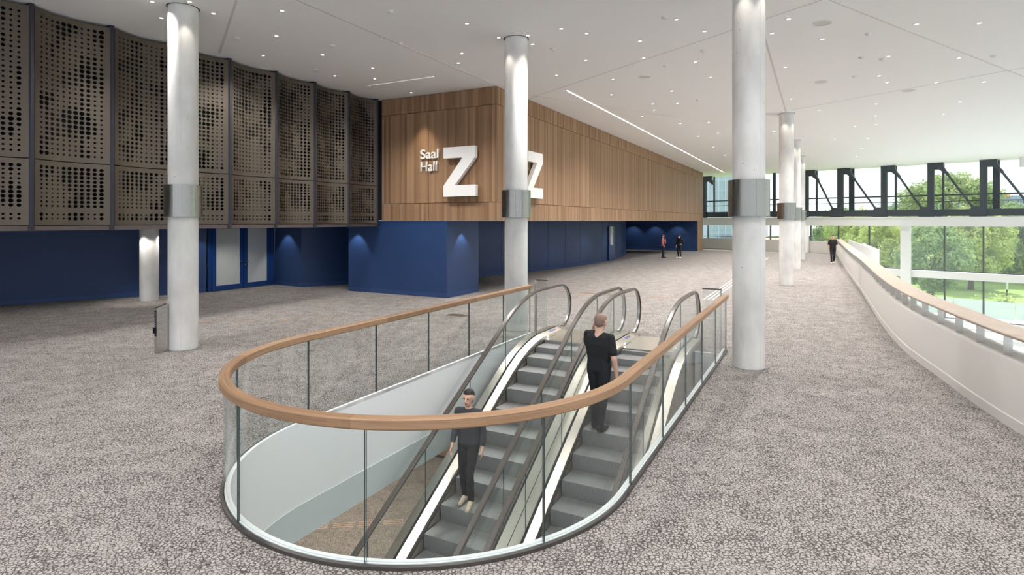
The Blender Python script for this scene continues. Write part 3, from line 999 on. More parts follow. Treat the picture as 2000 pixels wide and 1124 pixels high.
# smooth it
def chaikin(pts, n=2):
    for _ in range(n):
        q = [pts[0]]
        for a_, b_ in zip(pts[:-1], pts[1:]):
            q.append((a_[0] * .75 + b_[0] * .25, a_[1] * .75 + b_[1] * .25)); q.append((a_[0] * .25 + b_[0] * .75, a_[1] * .25 + b_[1] * .75))
        q.append(pts[-1]); pts = q
    return pts
bw2 = [P2(u, v) for u, v in chaikin(bow, 2)]
bowed = blue_wall('wall_blue_bowed', list(reversed(bw2)), 0.2, 2.65)
blue_wall('wall_blue_far', [P2(52.95, -9.36), P2(52.95, -18)], 0.25, 2.65)
# seams of the bowed wall's tall boards
for u in [25.2, 27.3, 29.0, 30.8, 32.6, 36.2, 37.6, 40.4, 42.6]:
    vs = chaikin(bow, 2)
    for (u1, v1), (u2, v2) in zip(vs[:-1], vs[1:]):
        if u1 <= u <= u2:
            v = v1 + (v2 - v1) * (u - u1) / (u2 - u1)
            m = MB(); p = W(u, v + .002); m.bar((p.x, p.y, .16), (p.x, p.y, 2.64), .012, .006, up=V3); m.build('board_joint', 'dark_recess', bowed)
            break
# glazed leaf door in the bowed wall
du, dv_ = 37.9, -12.28
dr = thing('glazed_door', W(du, dv_), 'narrow blue door with a tall glass pane in the bowed blue wall', 'door')
m = MB(); m.box(W(du, dv_ + .03, 1.16), U3, V3, Z3, 1.30, 0.05, 2.30); m.build('door_leaf', 'blue_gloss', dr)
m = MB(); m.box(W(du - .1, dv_ + .062, 1.65), U3, V3, Z3, 0.55, 0.02, 1.25); m.build('pane', 'glass_door', dr)
m = MB(); m.tube([W(du - .52, dv_ + .06, 1.05), W(du - .52, dv_ + .12, 1.05), W(du - .40, dv_ + .12, 1.05)], 0.016, 8); m.build('handle', 'steel', dr)
m = MB(); m.box(W(du + .67, dv_ + .02, 1.2), U3, V3, Z3, 0.04, 0.05, 2.36); m.build('jamb', 'dark_recess', dr)

# double glass door on the left
dd = thing('double_door', W(15.5, -20.12), 'blue framed double door with two large glass panes under the bronze wall', 'door')
V_D = -20.12; Ua, Ub = 14.02, 16.98; Hd = 2.46
def dbox(u0, u1, z0, z1, name, mat, dv=0.0, th=0.08, par=dd):
    m = MB(); m.box(W((u0 + u1) / 2, V_D + dv, (z0 + z1) / 2), U3, V3, Z3, u1 - u0, th, z1 - z0); return m.build(name, mat, par)
dbox(Ua, Ua + .12, 0, Hd, 'jamb', 'blue_gloss'); dbox(Ub - .22, Ub, 0, Hd, 'jamb', 'blue_gloss')
mid = 15.5
for (u0, u1) in ((Ua + .13, mid - .02), (mid + .02, Ub - .23)):
    lf_ = dbox(u0, u0 + .17, 0.01, Hd, 'door_leaf', 'blue_gloss', .03, .07)
    for (x0, x1, z0, z1) in ((u1 - .13, u1, .01, Hd), (u0 + .17, u1 - .13, .01, .20)):
        m = MB(); m.box(W((x0 + x1) / 2, V_D + .03, (z0 + z1) / 2), U3, V3, Z3, x1 - x0, .07, z1 - z0); m.build('stile', 'blue_gloss', lf_)
    m = MB(); m.box(W((u0 + .17 + u1 - .13) / 2, V_D + .03, (0.20 + Hd) / 2), U3, V3, Z3, u1 - u0 - .30, .012, Hd - .20); m.build('pane', 'glass_door', lf_)
for s, lab in ((-1, 0), (1, 0)):
    h = MB(); uu = mid + s * .07
    h.tube([W(uu, V_D + .065, 1.06), W(uu, V_D + .12, 1.06), W(uu + s * .12, V_D + .12, 1.06)], 0.013, 8); h.build('handle', 'steel', dd)
    h = MB(); h.box(W(uu, V_D + .068, .93), U3, V3, Z3, .035, .012, .09); h.build('lock_plate', 'steel', dd)
# room behind the door so the panes do not open on nothing
m = MB(); m.box(W(15.5, -22.6, 1.24), U3, V3, Z3, 5.0, 0.1, 2.48); structure(m.build('wall_behind_door', 'white_wall'))
m = MB(); m.wall([P2(18.83, -15.75), P2(18.83, -24)], 0.2, 0, 2.65); structure(m.build('wall_behind_niche', 'blue_paint'))
m = MB(); m.wall([P2(60, -17), P2(30, -24), P2(17.5, -24)], 0.2, 0, 2.65); structure(m.build('wall_back', 'white_wall'))

# soffit spots
for (u, v, au, av) in ((16.35, -15.2, 16.7, -15.35), (17.6, -10.95, 17.7, -11.25), (11.0, -19.4, 11.3, -19.5), (12.1, -19.2, 11.75, -19.45), (12.9, -19.6, 13.5, -20.0), (16.5, -19.2, 16.8, -19.2)):
    p = W(u, v, 2.45); q = W(au, av, 1.0)
    if u < 17: p.z = 2.43
    spot('soffit_beam', p, q, WASH_SPOT_W, 80, 0.5, 0.03)
for u in (50.2,):
    for v in (-15, -13, -11):
        spot('soffit_beam', W(u + 1.8, v, 2.6), W(u + 2.4, v, 1.2), WASH_SPOT_W, 90, 0.6, 0.03)
for u in (25, 29, 33, 37, 41, 45):
    spot('soffit_beam', W(u, -11.2, 2.6), W(u, -11.6, 0), WASH_SPOT_W * 1.2, 110, 0.7, 0.03)
for u, v in ((3, -16.2), (6.2, -16.2), (9.4, -16.2), (12.6, -16.2), (15.4, -16.6), (6, -19.5), (9.5, -19.0), (14.6, -18.6)):
    spot('soffit_beam', W(u, v, 2.43), W(u, v, 0), WASH_SPOT_W * 1.6, 140, 0.8, 0.05)
# spot that grazes the lettered wall
spot('wall_beam', W(16.0, -12.2, 7.0), W(16.5, -12.2, 4.5), WASH_SPOT_W * 4, 48, 0.7, 0.05, (1, .85, .65))

# ------------------------------------------------------------------ glass balustrade round the opening
RAIL_Z = 1.155
bal = thing('glass_balustrade', W(U_ARC - R_B, V_C), 'rounded glass balustrade with a wooden handrail around the escalator opening', 'balustrade')
def resample(pts, lens):
    """points of a polyline (u,v) at given arc lengths"""
    acc = [0]
    for a_, b_ in zip(pts[:-1], pts[1:]): acc.append(acc[-1] + math.hypot(b_[0] - a_[0], b_[1] - a_[1]))
    out = []
    for s in lens:
        s = min(max(s, 0), acc[-1])
        for i in range(len(acc) - 1):
            if acc[i] <= s <= acc[i + 1] + 1e-9:
                f = (s - acc[i]) / max(acc[i + 1] - acc[i], 1e-9)
                out.append((pts[i][0] + (pts[i + 1][0] - pts[i][0]) * f, pts[i][1] + (pts[i + 1][1] - pts[i][1]) * f)); break
    return out, acc[-1]
U_EL, U_ER = 12.33, 12.58
gp = bal_path(0.0, U_EL, U_ER, 120)
_, LTOT = resample(gp, [0])
left_j = [0] + [U_EL - x for x in (11.02, 9.62, 8.30, 6.94, 5.60)]
s_l = left_j[-1]
s_r = LTOT - (U_ER - 5.70)
arc_j = [s_l + (s_r - s_l) * k / 5 for k in range(1, 5)]
right_j = [s_r] + [LTOT - (U_ER - x) for x in (7.09, 8.46, 9.78, 11.2)] + [LTOT]
joints = left_j + arc_j + right_j
def ribbon(m, path, s0, s1, sect, step=0.09, uv=False, mis=None, cap_mi=None):
    n = max(2, int((s1 - s0) / step) + 1)
    lens = [s0 + (s1 - s0) * i / (n - 1) for i in range(n)]
    pts, _ = resample(path, lens)
    pre, _ = resample(path, [max(0, s - .02) for s in lens]); nxt, _ = resample(path, [s + .02 for s in lens])
    rg = []
    for p, q, r in zip(pts, pre, nxt):
        t = (W(*r) - W(*q)).normalized(); side = Vector((t.y, -t.x, 0))
        c = W(*p)
        rg.append([c + side * a_ + Z3 * b_ for a_, b_ in sect])
    m.loft(rg, uv=lens if uv else None, mis=mis, cap_mi=cap_mi)
for s0, s1 in zip(joints[:-1], joints[1:]):
    m = MB()
    ribbon(m, gp, s0 + .006, s1 - .006, [(-.011, .015), (.011, .015), (.011, 1.085), (-.011, 1.085)], mis=[1, 0, 1, 0], cap_mi=1)
    m.build('glass_panel', ['glass_clear', 'glass_edge'], bal, smooth=True)
rs = [0, 2.5, 5.2, s_l + 1.3, s_l + 4.2, s_r + .6, s_r + 3.5, LTOT]
hw, r_ = 0.052, 0.012
sect = [(-hw + r_, 1.065), (hw - r_, 1.065), (hw, 1.065 + r_), (hw, RAIL_Z - r_), (hw - r_, RAIL_Z), (-hw + r_, RAIL_Z), (-hw, RAIL_Z - r_), (-hw, 1.065 + r_)]
for s0, s1 in zip(rs[:-1], rs[1:]):
    m = MB(); ribbon(m, gp, s0, s1 - .001, sect, uv=True)
    m.build('handrail_segment', 'wood_rail', bal, smooth=True)
m = MB(); ribbon(m, gp, 0, LTOT, [(.0125, -.01), (.038, -.01), (.038, .03), (.0125, .035)], .15); m.build('outer_channel', 'steel_dark', bal, smooth=True)
m = MB(); ribbon(m, gp, 0, LTOT, [(-.05, -.01), (-.0125, -.01), (-.0125, .045), (-.05, .045)], .15); m.build('inner_channel', 'white_wall', bal, smooth=True)

# ------------------------------------------------------------------ small glass screens beside the escalator heads
def screen(v0, v1, post_v, label, zb=.04):
    u = 12.5
    t = thing('glass_screen', W(u, (v0 + v1) / 2), label, 'glass screen', 'glass screens at the escalator head')
    m = MB(); m.box(W(u, (v0 + v1) / 2, (zb + 1.24) / 2), U3, V3, Z3, .012, v1 - v0 - .03, 1.24 - zb); m.build('pane', 'glass_clear', t)
    m = MB(); m.bar(W(u, v0, 1.255), W(u, v1, 1.255), .03, .025); m.build('top_rail', 'steel_dark', t)
    m = MB(); m.bar(W(u, post_v, 0.005), W(u, post_v, 1.255), .035, .05, up=U3); m.build('post', 'steel', t)
screen(-5.92, -5.60, -5.905, 'small glass screen with a steel post at the left escalator head', .15)
screen(-2.10, -1.72, -1.735, 'small glass screen with a steel post at the right escalator head')

# ------------------------------------------------------------------ escalators
U_K, HB, SL = 11.1, 0.9, 0.577
Z_LOW = -5.0
U_K2 = U_K + Z_LOW / SL
def nose(u):
    if u >= U_K + HB: return 0.0
    if u >= U_K - HB: return -SL * (U_K + HB - u) ** 2 / (4 * HB)
    if u >= U_K2 + HB: return -SL * (U_K - u)
    if u >= U_K2 - HB: return Z_LOW + SL * (u - (U_K2 - HB)) ** 2 / (4 * HB)
    return Z_LOW
def us(u0, u1):
    pts = [u0]
    u = u0
    while u < u1 - 1e-6:
        near = min(abs(u - U_K), abs(u - U_K2)) < HB + .15
        u = min(u + (.12 if near else .5), u1)
        if not near and u0 < U_K - HB: pass
        pts.append(u)
    return pts
U_LO, U_HI = 0.9, 12.88
H_R, DECK = 1.1, 0.13
def uv_loft(m, ulist, sect, mis=None, mi=0, cap_mi=None):
    m.loft([[W(u, v, nose(u) + dz) for v, dz in sect] for u in ulist], mis=mis, mi=mi, cap_mi=cap_mi)
STEP_P = 0.45
# one step: local x = along the hall (towards the upper end), y = across, z up
def step_mesh(w):
    m = MB(); rise = STEP_P * SL; n = 7
    prof = [(0.0, 0.0)] + [(0.0 + 0.05 * (1 - math.cos(a)) * .6 + 0.0, -rise * k / n) for k, a in ((k, k / n * 1.5) for k in range(1, n + 1))] + [(.10, -rise - .03), (STEP_P + .02, -rise * .3), (STEP_P + .02, 0.0)]
    m.loft([[(x, y, z) for x, z in prof] for y in (-w / 2, w / 2)])
    # raised yellow-free nosing rib
    o = m.build('tmp', 'step_metal', smooth=True); me = o.data; bpy.data.objects.remove(o); me.name = 'step'
    return me
def escalator(v1, v2, out1, out2, label, phase):
    """v1/v2: handrail lines, out1/out2: outer faces of the decks"""
    e = thing('escalator', W(12.9, (v1 + v2) / 2), label, 'escalator', 'pair of escalators')
    s1, s2 = v1 + .145, v2 - .145
    UL = us(U_LO, U_HI)
    # steps
    me = step_mesh(s2 - s1 - .02)
    k = 0; u = 9.47 + phase
    while u + STEP_P < 12.0: u += STEP_P
    while u > 1.6:
        ob = inst(me, 'step', W(u, (s1 + s2) / 2, nose(u) - .004), HALL_ANGLE, e)
        u -= STEP_P; k += 1
    # landing plate and comb
    m = MB(); m.box(W(12.62, (s1 + s2) / 2, -.004), U3, V3, Z3, 1.25, s2 - s1, .024); m.build('landing_plate', 'steel_deck', e)
    m = MB(); m.box(W(11.93, (s1 + s2) / 2, .002), U3, V3, Z3, .16, s2 - s1, .02); m.build('comb_plate', 'steel_deck', e)
    for vh, sg, out in ((v1, 1, out1), (v2, -1, out2)):
        sk = vh + sg * .145
        # inner deck (tilted) and skirt
        m = MB()
        uv_loft(m, UL, [(vh + sg * .022, DECK), (vh + sg * .022, DECK - .05), (sk - sg * .012, .04), (sk - sg * .012, .075)]); m.build('inner_deck', 'steel_deck', e, smooth=True)
        m = MB()
        uv_loft(m, UL, [(sk - sg * .012, .075), (sk - sg * .012, -.35), (sk, -.35), (sk, .07)]); m.build('skirt_panel', 'steel_deck', e, smooth=True)
        m = MB()
        uv_loft(m, us(U_LO, 12.5), [(sk, .012), (sk, -.008), (sk + sg * .022, -.012), (sk + sg * .022, .002)]); m.build('skirt_brush', 'skirt_brush', e)
        # glass slot
        m = MB(); uv_loft(m, UL, [(vh - .022, DECK - .02), (vh - .022, DECK - .05), (vh + .022, DECK - .05), (vh + .022, DECK - .02)]); m.build('glass_slot', 'slot_black', e)
        # outer deck with cladding
        m = MB()
        uv_loft(m, UL, [(vh - sg * .022, DECK), (out, DECK), (out, -.95), (out + sg * .02, -.95), (out + sg * .02, DECK - .04), (vh - sg * .022, DECK - .04)]); m.build('outer_deck', 'steel_deck', e, smooth=True)
        # rounded end piece under the newel
        m = MB()
        w0, w1 = min(out, sk), max(out, sk)
        pr = [(U_HI, 0.004), (U_HI, DECK), (U_HI + .10, DECK - .012), (U_HI + .20, DECK - .05), (U_HI + .25, .03), (U_HI + .25, .004)]
        m.loft([[W(a_, vv, b_) for a_, b_ in pr] for vv in (w0, w1)]); m.build('end_cap', 'steel_deck', e, smooth=True)
        # handrail
        path = [(u, nose(u) + H_R) for u in us(U_LO, 13.13)]
        cz, rr = 0.575, 0.525
        for i in range(1, 17):
            a_ = math.pi / 2 - math.radians(172) * i / 16
            path.append((13.13 + .60 * math.cos(a_), cz + rr * math.sin(a_)))
        rg = []; rg2 = []
        for i, (u, z) in enumerate(path):
            q, r = path[max(i - 1, 0)], path[min(i + 1, len(path) - 1)]
            t = Vector((r[0] - q[0], r[1] - q[1])).normalized(); n = Vector((-t.y, t.x))
            def ring(sec): return [W(u + n.x * b_, vh + a_, z + n.y * b_) for a_, b_ in sec]
            rg.append(ring([(-.034, -.03), (-.045, -.018), (-.045, .004), (-.033, .018), (.033, .018), (.045, .004), (.045, -.018), (.034, -.03)]))
            rg2.append(ring([(-.022, -.052), (-.022, -.03), (.022, -.03), (.022, -.052)]))
        m = MB(); m.loft(rg); hr = m.build('handrail', 'handrail_rubber', e, smooth=True)
        m = MB(); m.loft(rg2); m.build('guide_rail', 'steel', hr, smooth=True)
        # glass panels under the handrail
        cuts = [U_LO, 2.2, 3.55, 4.9, 6.25, 7.6, 8.95, 10.3, 11.75]
        for a_, b_ in zip(cuts[:-1], cuts[1:]):
            m = MB(); n = 12; rg = []
            for i in range(n + 1):
                u = a_ + .004 + (b_ - a_ - .008) * i / n; z = nose(u)
                rg.append([W(u, vh - .006, z + .09), W(u, vh + .006, z + .09), W(u, vh + .006, z + H_R - .05), W(u, vh - .006, z + H_R - .05)])
            m.loft(rg, mis=[1, 0, 1, 0], cap_mi=1); m.build('glass_panel', ['glass_clear', 'glass_edge'], e)
        poly = [(11.754, .09), (U_HI + .02, .09)]
        arc = [(13.13 + .55 * math.cos(math.pi / 2 - math.radians(160) * i / 16), cz + (rr - .05) * math.sin(math.pi / 2 - math.radians(160) * i / 16)) for i in range(17)]
        poly += list(reversed(arc)) + [(12.4, nose(12.4) + H_R - .05), (11.754, nose(11.754) + H_R - .05)]
        m = MB(); m.loft([[W(a_, vv, b_) for a_, b_ in poly] for vv in (vh - .006, vh + .006)]); m.build('glass_panel', 'glass_clear', e)
        # glowing disc standing in for a bright reflection on the skirt
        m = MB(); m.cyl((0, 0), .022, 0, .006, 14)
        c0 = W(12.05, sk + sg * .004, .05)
        m.v = [(c0.x + V3.x * sg * z + U3.x * x, c0.y + V3.y * sg * z + U3.y * x, c0.z + y) for x, y, z in m.v]; m.build('glint_disc', 'glint_glow', e)
    # warning pictograms on the left deck head
    for k, (mat) in enumerate(('sticker_blue', 'sticker_blue', 'sticker_blue', 'sticker_red')):
        m = MB(); u = 12.35 + .085 * k
        f = .5
        base = lambda du, dv: W(u + du, v1 + .022 + (.145 - .034) * (f + dv), DECK - .055 * (f + dv) + .004)
        m.face([base(.032 * math.cos(2 * math.pi * j / 12), .26 * math.sin(2 * math.pi * j / 12)) for j in range(12)]); m.build('pictogram', mat, e)
    return e
escalator(-5.53, -4.115, -5.70, -3.94, 'left escalator, farther from the camera, carrying the dark walking person', 0.12)
escalator(-3.75, -2.385, -3.93, -2.21, 'right escalator with the man in black riding up', 0.0)

# ------------------------------------------------------------------ right parapet
def off_line(line, d):
    L = [Vector((p[0], p[1], 0)) for p in line]; out = []
    for i, p in enumerate(L):
        t = (L[min(i + 1, len(L) - 1)] - L[max(i - 1, 0)]).normalized()
        n = Vector((-t.y, t.x, 0)) * d       # to the left of travel (far -> near) = outwards
        out.append((p.x + n.x, p.y + n.y))
    return out
PP = chaikin(PARAPET, 2)
def strip(m, line, prof, mi=0, uv=False):
    L = [Vector((p[0], p[1], 0)) for p in line]; rg = []; acc = [0]
    for i, p in enumerate(L):
        if i: acc.append(acc[-1] + (L[i] - L[i - 1]).length)
        t = (L[min(i + 1, len(L) - 1)] - L[max(i - 1, 0)]).normalized(); n = Vector((-t.y, t.x, 0))
        rg.append([p + n * a_ + Z3 * z for a_, z in prof])
    m.loft(rg, mi=mi, uv=acc if uv else None)
m = MB(); strip(m, PP, [(0, 0), (0, .84), (.012, .86), (.37, .86), (.38, .84), (.38, -1.05), (.3, -1.05), (.3, 0)])
para = structure(m.build('wall_parapet_right', 'parapet_white', smooth=True))
m = MB(); strip(m, PP, [(-.014, .002), (-.014, .14), (-.004, .15), (0, .15), (0, .002)]); m.build('skirting', 'parapet_white', para, smooth=True)
# cap boards
accP = [0]
for a_, b_ in zip(PP[:-1], PP[1:]): accP.append(accP[-1] + math.hypot(b_[0] - a_[0], b_[1] - a_[1]))
ptot = accP[-1]
def sub(line, s0, s1, step=.25):
    n = max(2, int((s1 - s0) / step) + 1)
    return resample(line, [s0 + (s1 - s0) * i / (n - 1) for i in range(n)])[0]
s = 0.0
while s < ptot - .3:
    e_ = min(s + 2.45, ptot)
    m = MB(); strip(m, sub(PP, s, e_ - .004), [(-.02, 1.155), (-.025, 1.165), (-.025, 1.185), (-.015, 1.195), (.385, 1.195), (.395, 1.185), (.395, 1.165), (.39, 1.155)], uv=True)
    m.build('cap_board', 'wood_cap', para, smooth=True)
    s = e_
s = 0.4
while s < ptot - .3:
    (p,), _ = resample(PP, [s]); (q,), _ = resample(PP, [s + .05])
    t = Vector((q[0] - p[0], q[1] - p[1], 0)).normalized(); n = Vector((-t.y, t.x, 0))
    c = Vector((p[0], p[1], 0)) + n * .13
    m = MB(); m.box((c.x, c.y, 1.005), t, n, Z3, .012, .10, .30); m.build('bracket', 'steel', para)
    s += .85
# far parapet
FP = chaikin(FAR_PARAPET, 2)
m = MB(); strip(m, FP, [(0, 0), (0, .98), (.25, .98), (.25, -1.05), (.2, -1.05), (.2, 0)])
fpar = structure(m.build('wall_parapet_far', 'parapet_white'))
m = MB(); strip(m, FP, [(.02, 1.16), (.02, 1.20), (.10, 1.20), (.10, 1.16)]); m.build('handrail', 'wood_rail', fpar)
acc = 0
for i in range(0, 16):
    pts, tot = resample(FP, [0.4 + i * .95])
    if .4 + i * .95 > tot: break
    m = MB(); p = pts[0]; m.tube([(p[0] + .05, p[1] + .05, .98), (p[0] + .05, p[1] + .05, 1.17)], .012, 6); m.build('baluster', 'steel_dark', fpar)
# rounded wall of the stair beyond the parapet
RW = chaikin([(27.2, 47.2), (25.3, 43.6), (22.9, 38.6), (20.6, 33.9), (19.3, 31.4), (18.85, 30.3), (19.0, 30.1), (19.35, 30.9), (20.9, 34.0), (23.6, 39.2)], 3)
m = MB(); m.wall(RW, -.06, -5, 1.17); structure(m.build('wall_stair_rounded', 'white_wall', smooth=True))

# ------------------------------------------------------------------ window wall on the right
fac = struct_empty('window_1', truss(0, 1.0, -5))
def at_truss(px, off=0.0):
    a = (px - 1000) / FPX
    p = TR0 + TRN * off
    t = (a * p.y - p.x) / (TRD.x - a * TRD.y)
    return t
OFF = 1.0
T0, T1 = at_truss(1374, 0), 30.0
# white floor beam and lower transom
m = MB(); m.bar(truss(T0 - .5, .3, 2.56), truss(T1, .3, 2.56), .9, .62); m.build('beam', 'beam_white', fac)
m = MB(); m.bar(truss(T0 - .5, -.1, 2.92), truss(T1, -.1, 2.92), .3, .10); m.build('sill', 'beam_white', fac)
tl = at_truss(1640, OFF)
m = MB(); m.bar(truss(tl, OFF - .25, -1.48), truss(T1, OFF - .25, -1.48), .5, .55); m.build('transom', 'beam_white', fac)
m = MB(); m.bar(truss(tl, OFF - .1, -4.95), truss(T1, OFF - .1, -4.95), .5, .35); m.build('plinth', 'beam_white', fac)
m = MB(); m.bar(truss(T0 - .5, OFF, -.3), truss(tl, OFF, -.3), .3, 1.8); m.build('spandrel', 'beam_white', fac)
# lower mullions and panes
mull = [1383, 1450, 1505, 1584, 1638, 1698, 1766, 1845, 1921]
tm_ = [at_truss(px, OFF) for px in mull]
stp = tm_[-1] - tm_[-2]
while tm_[-1] < T1: tm_.append(tm_[-1] + stp)
for t in tm_:
    m = MB(); m.bar(truss(t, OFF, -4.9), truss(t, OFF, 2.3), .10, .14, up=TRN); m.build('mullion', 'mullion', fac)
for t0, t1 in zip(tm_[:-1], tm_[1:]):
    for z0, z1 in ((-1.2, 2.26), (-4.78, -1.76)):
        if z0 < -2 and t0 < tl: continue
        zz0 = .6 if (t0 < tl - .1 and z0 > -2) else z0
        m = MB(); m.box(truss((t0 + t1) / 2, OFF, (zz0 + z1) / 2), TRD, TRN, Z3, t1 - t0 - .1, .02, z1 - zz0); m.build('pane', 'glass_facade', fac)
        m = MB(); m.bar(truss(t0 + .05, OFF, zz0 + .03), truss(t1 - .05, OFF, zz0 + .03), .10, .07); m.build('pane_rail', 'mullion', fac)
# upper windows (behind the truss)
for t0, t1 in zip(tm_[:-1], tm_[1:]):
    m = MB(); m.box(truss((t0 + t1) / 2, OFF + .25, 4.95), TRD, TRN, Z3, t1 - t0 - .02, .02, 4.2); m.build('pane', 'glass_facade', fac)
# white column in front of the lower glass
t = at_truss(1768, .3)
cw = thing('white_pillar', truss(t, .45, -5), 'square white pillar standing before the lower window wall', 'pillar')
m = MB(); m.bar(truss(t, .45, -5), truss(t, .45, -1.76), .62, .5, up=TRN); m.build('lower_shaft', 'beam_white', cw)
m = MB(); m.bar(truss(t, .45, -1.2), truss(t, .45, 2.25), .62, .5, up=TRN); m.build('upper_shaft', 'beam_white', cw)
m = MB(); m.bar(truss(t, .45, -1.76), truss(t, .45, -1.2), .66, .54, up=TRN); m.build('joint_block', 'beam_white', cw)
# pilaster beside the far column
p = floor_pt(1572, 494)
m = MB(); m.box((p.x + .1, p.y + .4, 1.13), TRD, TRN, Z3, .7, .4, 2.26); structure(m.build('wall_pilaster', 'white_wall'))

# steel truss: posts with head brackets, foot plates, diagonal rods, bottom chord, rails
post_px = [1376, 1574, 1641.5, 1727, 1818.5, 1921]
tp = [at_truss(px) for px in post_px]
tp = [tp[0]] + tp[1:] + [tp[-1] + (tp[-1] - tp[-2]) * k for k in (1, 2, 3)]
trs = thing('steel_truss', truss(tp[2], 0, 2.97), 'dark steel truss with slanted tie rods along the top of the window wall', 'truss')
seg = [tp[0] - .3] + tp[1:] + [T1]
for t0, t1 in zip(seg[:-1], seg[1:]):
    m = MB(); m.bar(truss(t0 + .02, 0, 3.28), truss(t1 - .02, 0, 3.28), .22, .50); m.build('bottom_chord', 'truss_dark', trs)
    m = MB(); m.bar(truss(t0, .55, 4.62), truss(t1, .55, 4.62), .07, .10); m.build('rail', 'truss_dark', trs)
    m = MB(); m.bar(truss(t0, .55, 4.15), truss(t1, .55, 4.15), .05, .05); m.build('rail', 'truss_dark', trs)
for k, t in enumerate(tp):
    w = .42
    m = MB(); m.bar(truss(t, 0, 2.97), truss(t, 0, 6.6), w, .3, up=TRN); m.build('post', 'truss_dark', trs)
    m = MB(); m.bar(truss(t + .62, .8, 3.4), truss(t + .62, .8, CEIL - .02), .40 if k in (2, 5) else .14, .14, up=TRN); m.build('window_post', 'truss_dark' if k in (2, 5) else 'mullion', trs)
    # head bracket: a plate with one corner cut towards the rod
    m = MB()
    poly = [(-.22, 7.07), (.78, 7.07), (.78, 6.78), (1.02, 6.30), (.88, 6.22), (.5, 6.55), (.21, 6.55), (-.21, 6.3)]
    m.loft([[truss(t + a_, d, z) for a_, z in poly] for d in (-.14, .14)]); m.build('head_bracket', 'truss_dark', trs)
    if k + 1 < len(tp) and k > 0:
        a_, b_ = truss(t + .93, 0, 6.32), truss(tp[k + 1] - .55, 0, 3.55)
        m = MB(); m.tube([a_, a_.lerp(b_, .06), a_.lerp(b_, .1), a_.lerp(b_, .9), a_.lerp(b_, .94), b_], [.12, .11, .075, .075, .10, .12], 8); m.build('tie_rod', 'truss_dark', trs)
    m = MB()
    poly = [(-.78, 2.97), (.22, 2.97), (.22, 3.55), (-.2, 3.75), (-.60, 3.75), (-.78, 3.5)]
    m.loft([[truss(t + a_, d, z) for a_, z in poly] for d in (-.17, .17)]); m.build('foot_plate', 'truss_dark', trs)
t = at_truss(1508)
m = MB(); m.bar(truss(t, .5, 3.0), truss(t, .5, CEIL - .02), .25, .2, up=TRN); m.build('window_post', 'truss_dark', trs)

# wall light seen at the right edge
p = truss(at_truss(1998), -.6, 6.35)
wl = thing('wall_lamp', p, 'small white round ceiling lamp at the right edge before the windows', 'lamp')
m = MB(); m.cyl(p, .12, p.z, CEIL - .02, 20, mi=0); m.build('body', 'lamp_trim', wl)
m = MB(); m.cyl(p, .10, p.z - .01, p.z, 20); m.build('lamp', 'lamp_glow', wl)

# ------------------------------------------------------------------ floor fittings
def bars(name, a, b, n, seg_len, gap, mat, label, w=.035, sp=.07, z=0.0):
    a, b = Vector((a[0], a[1], 0)), Vector((b[0], b[1], 0))
    t = (b - a).normalized(); side = Vector((t.y, -t.x, 0))
    th = thing(name, (a.x, a.y, z), label, 'guide strip', 'tactile guide strips')
    L = (b - a).length; s = 0
    m0 = MB(); m0.box((0, 0, .0025), (1, 0, 0), (0, 1, 0), Z3, seg_len, w, .005); o = m0.build('tmp', mat); me = o.data; bpy.data.objects.remove(o); me.name = 'guide_bar'
    while s + seg_len <= L:
        for k in range(n):
            p = a + t * (s + seg_len / 2) + side * (k - (n - 1) / 2) * sp
            inst(me, 'guide_bar', (p.x, p.y, z), math.atan2(t.y, t.x), th)
        s += seg_len + gap
bars('guide_strip', W(20.4, -3.25), W(46, -3.25), 3, 2.5, .03, 'tactile', 'three white guide lines on the carpet behind the nearest right column', .045, .14)
bars('guide_strip', W(20.3, -9.6), W(20.3, -3.4), 3, .55, .35, 'tactile_bronze', 'bronze guide bars on the carpet across the hall beyond the escalators', .03, .09)
bars('guide_strip', floor_pt(380, 631.5), floor_pt(700, 622.5), 2, .45, .55, 'tactile_bronze', 'bronze guide bars on the carpet beside the thick left column', .03, .09)
bars('guide_strip', floor_pt(600, 1031, -5), floor_pt(800, 1018, -5), 3, .5, .12, 'tactile_bronze', 'bronze guide bars on the lower hall carpet under the escalator', .03, .09, z=-5)
g = floor_pt(894, 616)
gr = thing('floor_grille', (g.x, g.y, 0), 'small brass grille set in the carpet behind the glass balustrade', 'grille')
m = MB(); m.box((g.x, g.y, .002), U3, V3, Z3, .36, .62, .004); m.build('frame', 'brass', gr)
for k in range(9):
    m = MB(); c = W(0, 0); c = Vector((g.x, g.y, .006)) + V3 * (-.26 + .065 * k); m.box(c, U3, V3, Z3, .32, .03, .006); m.build('slat', 'steel_dark', gr)
# slim info post beside the left column
b0 = floor_pt(306, 691)
sp_ = thing('info_post', (b0.x, b0.y, 0), 'slim steel info post with a black lettered side beside the thick column', 'info post')
ctr = Vector((b0.x, b0.y, 0)) + U3 * .11 - V3 * .035
m = MB()
pr = [(-.11, 0), (.11, 0), (.11, .97), (-.11, .90)]
m.loft([[ctr + U3 * a_ + V3 * d + Z3 * z for a_, z in pr] for d in (-.035, .035)]); m.build('body', 'steel', sp_)
m = MB(); m.box(ctr - U3 * .113 + Z3 * .60, V3, Z3, U3, .055, .52, .008); pn = m.build('printed_face', 'sign_black', sp_)
for k in range(9):
    m = MB(); m.box(ctr - U3 * .1175 + Z3 * (.52 + k * .036), V3, Z3, U3, .03 if k % 3 else .022, .014, .002); m.build('print_line', 'sign_print', pn)
m = MB(); m.box(ctr - U3 * .13 - V3 * .02 + Z3 * .46, V3, Z3, U3, .03, .12, .03); m.build('card_reader', 'sign_black', sp_)

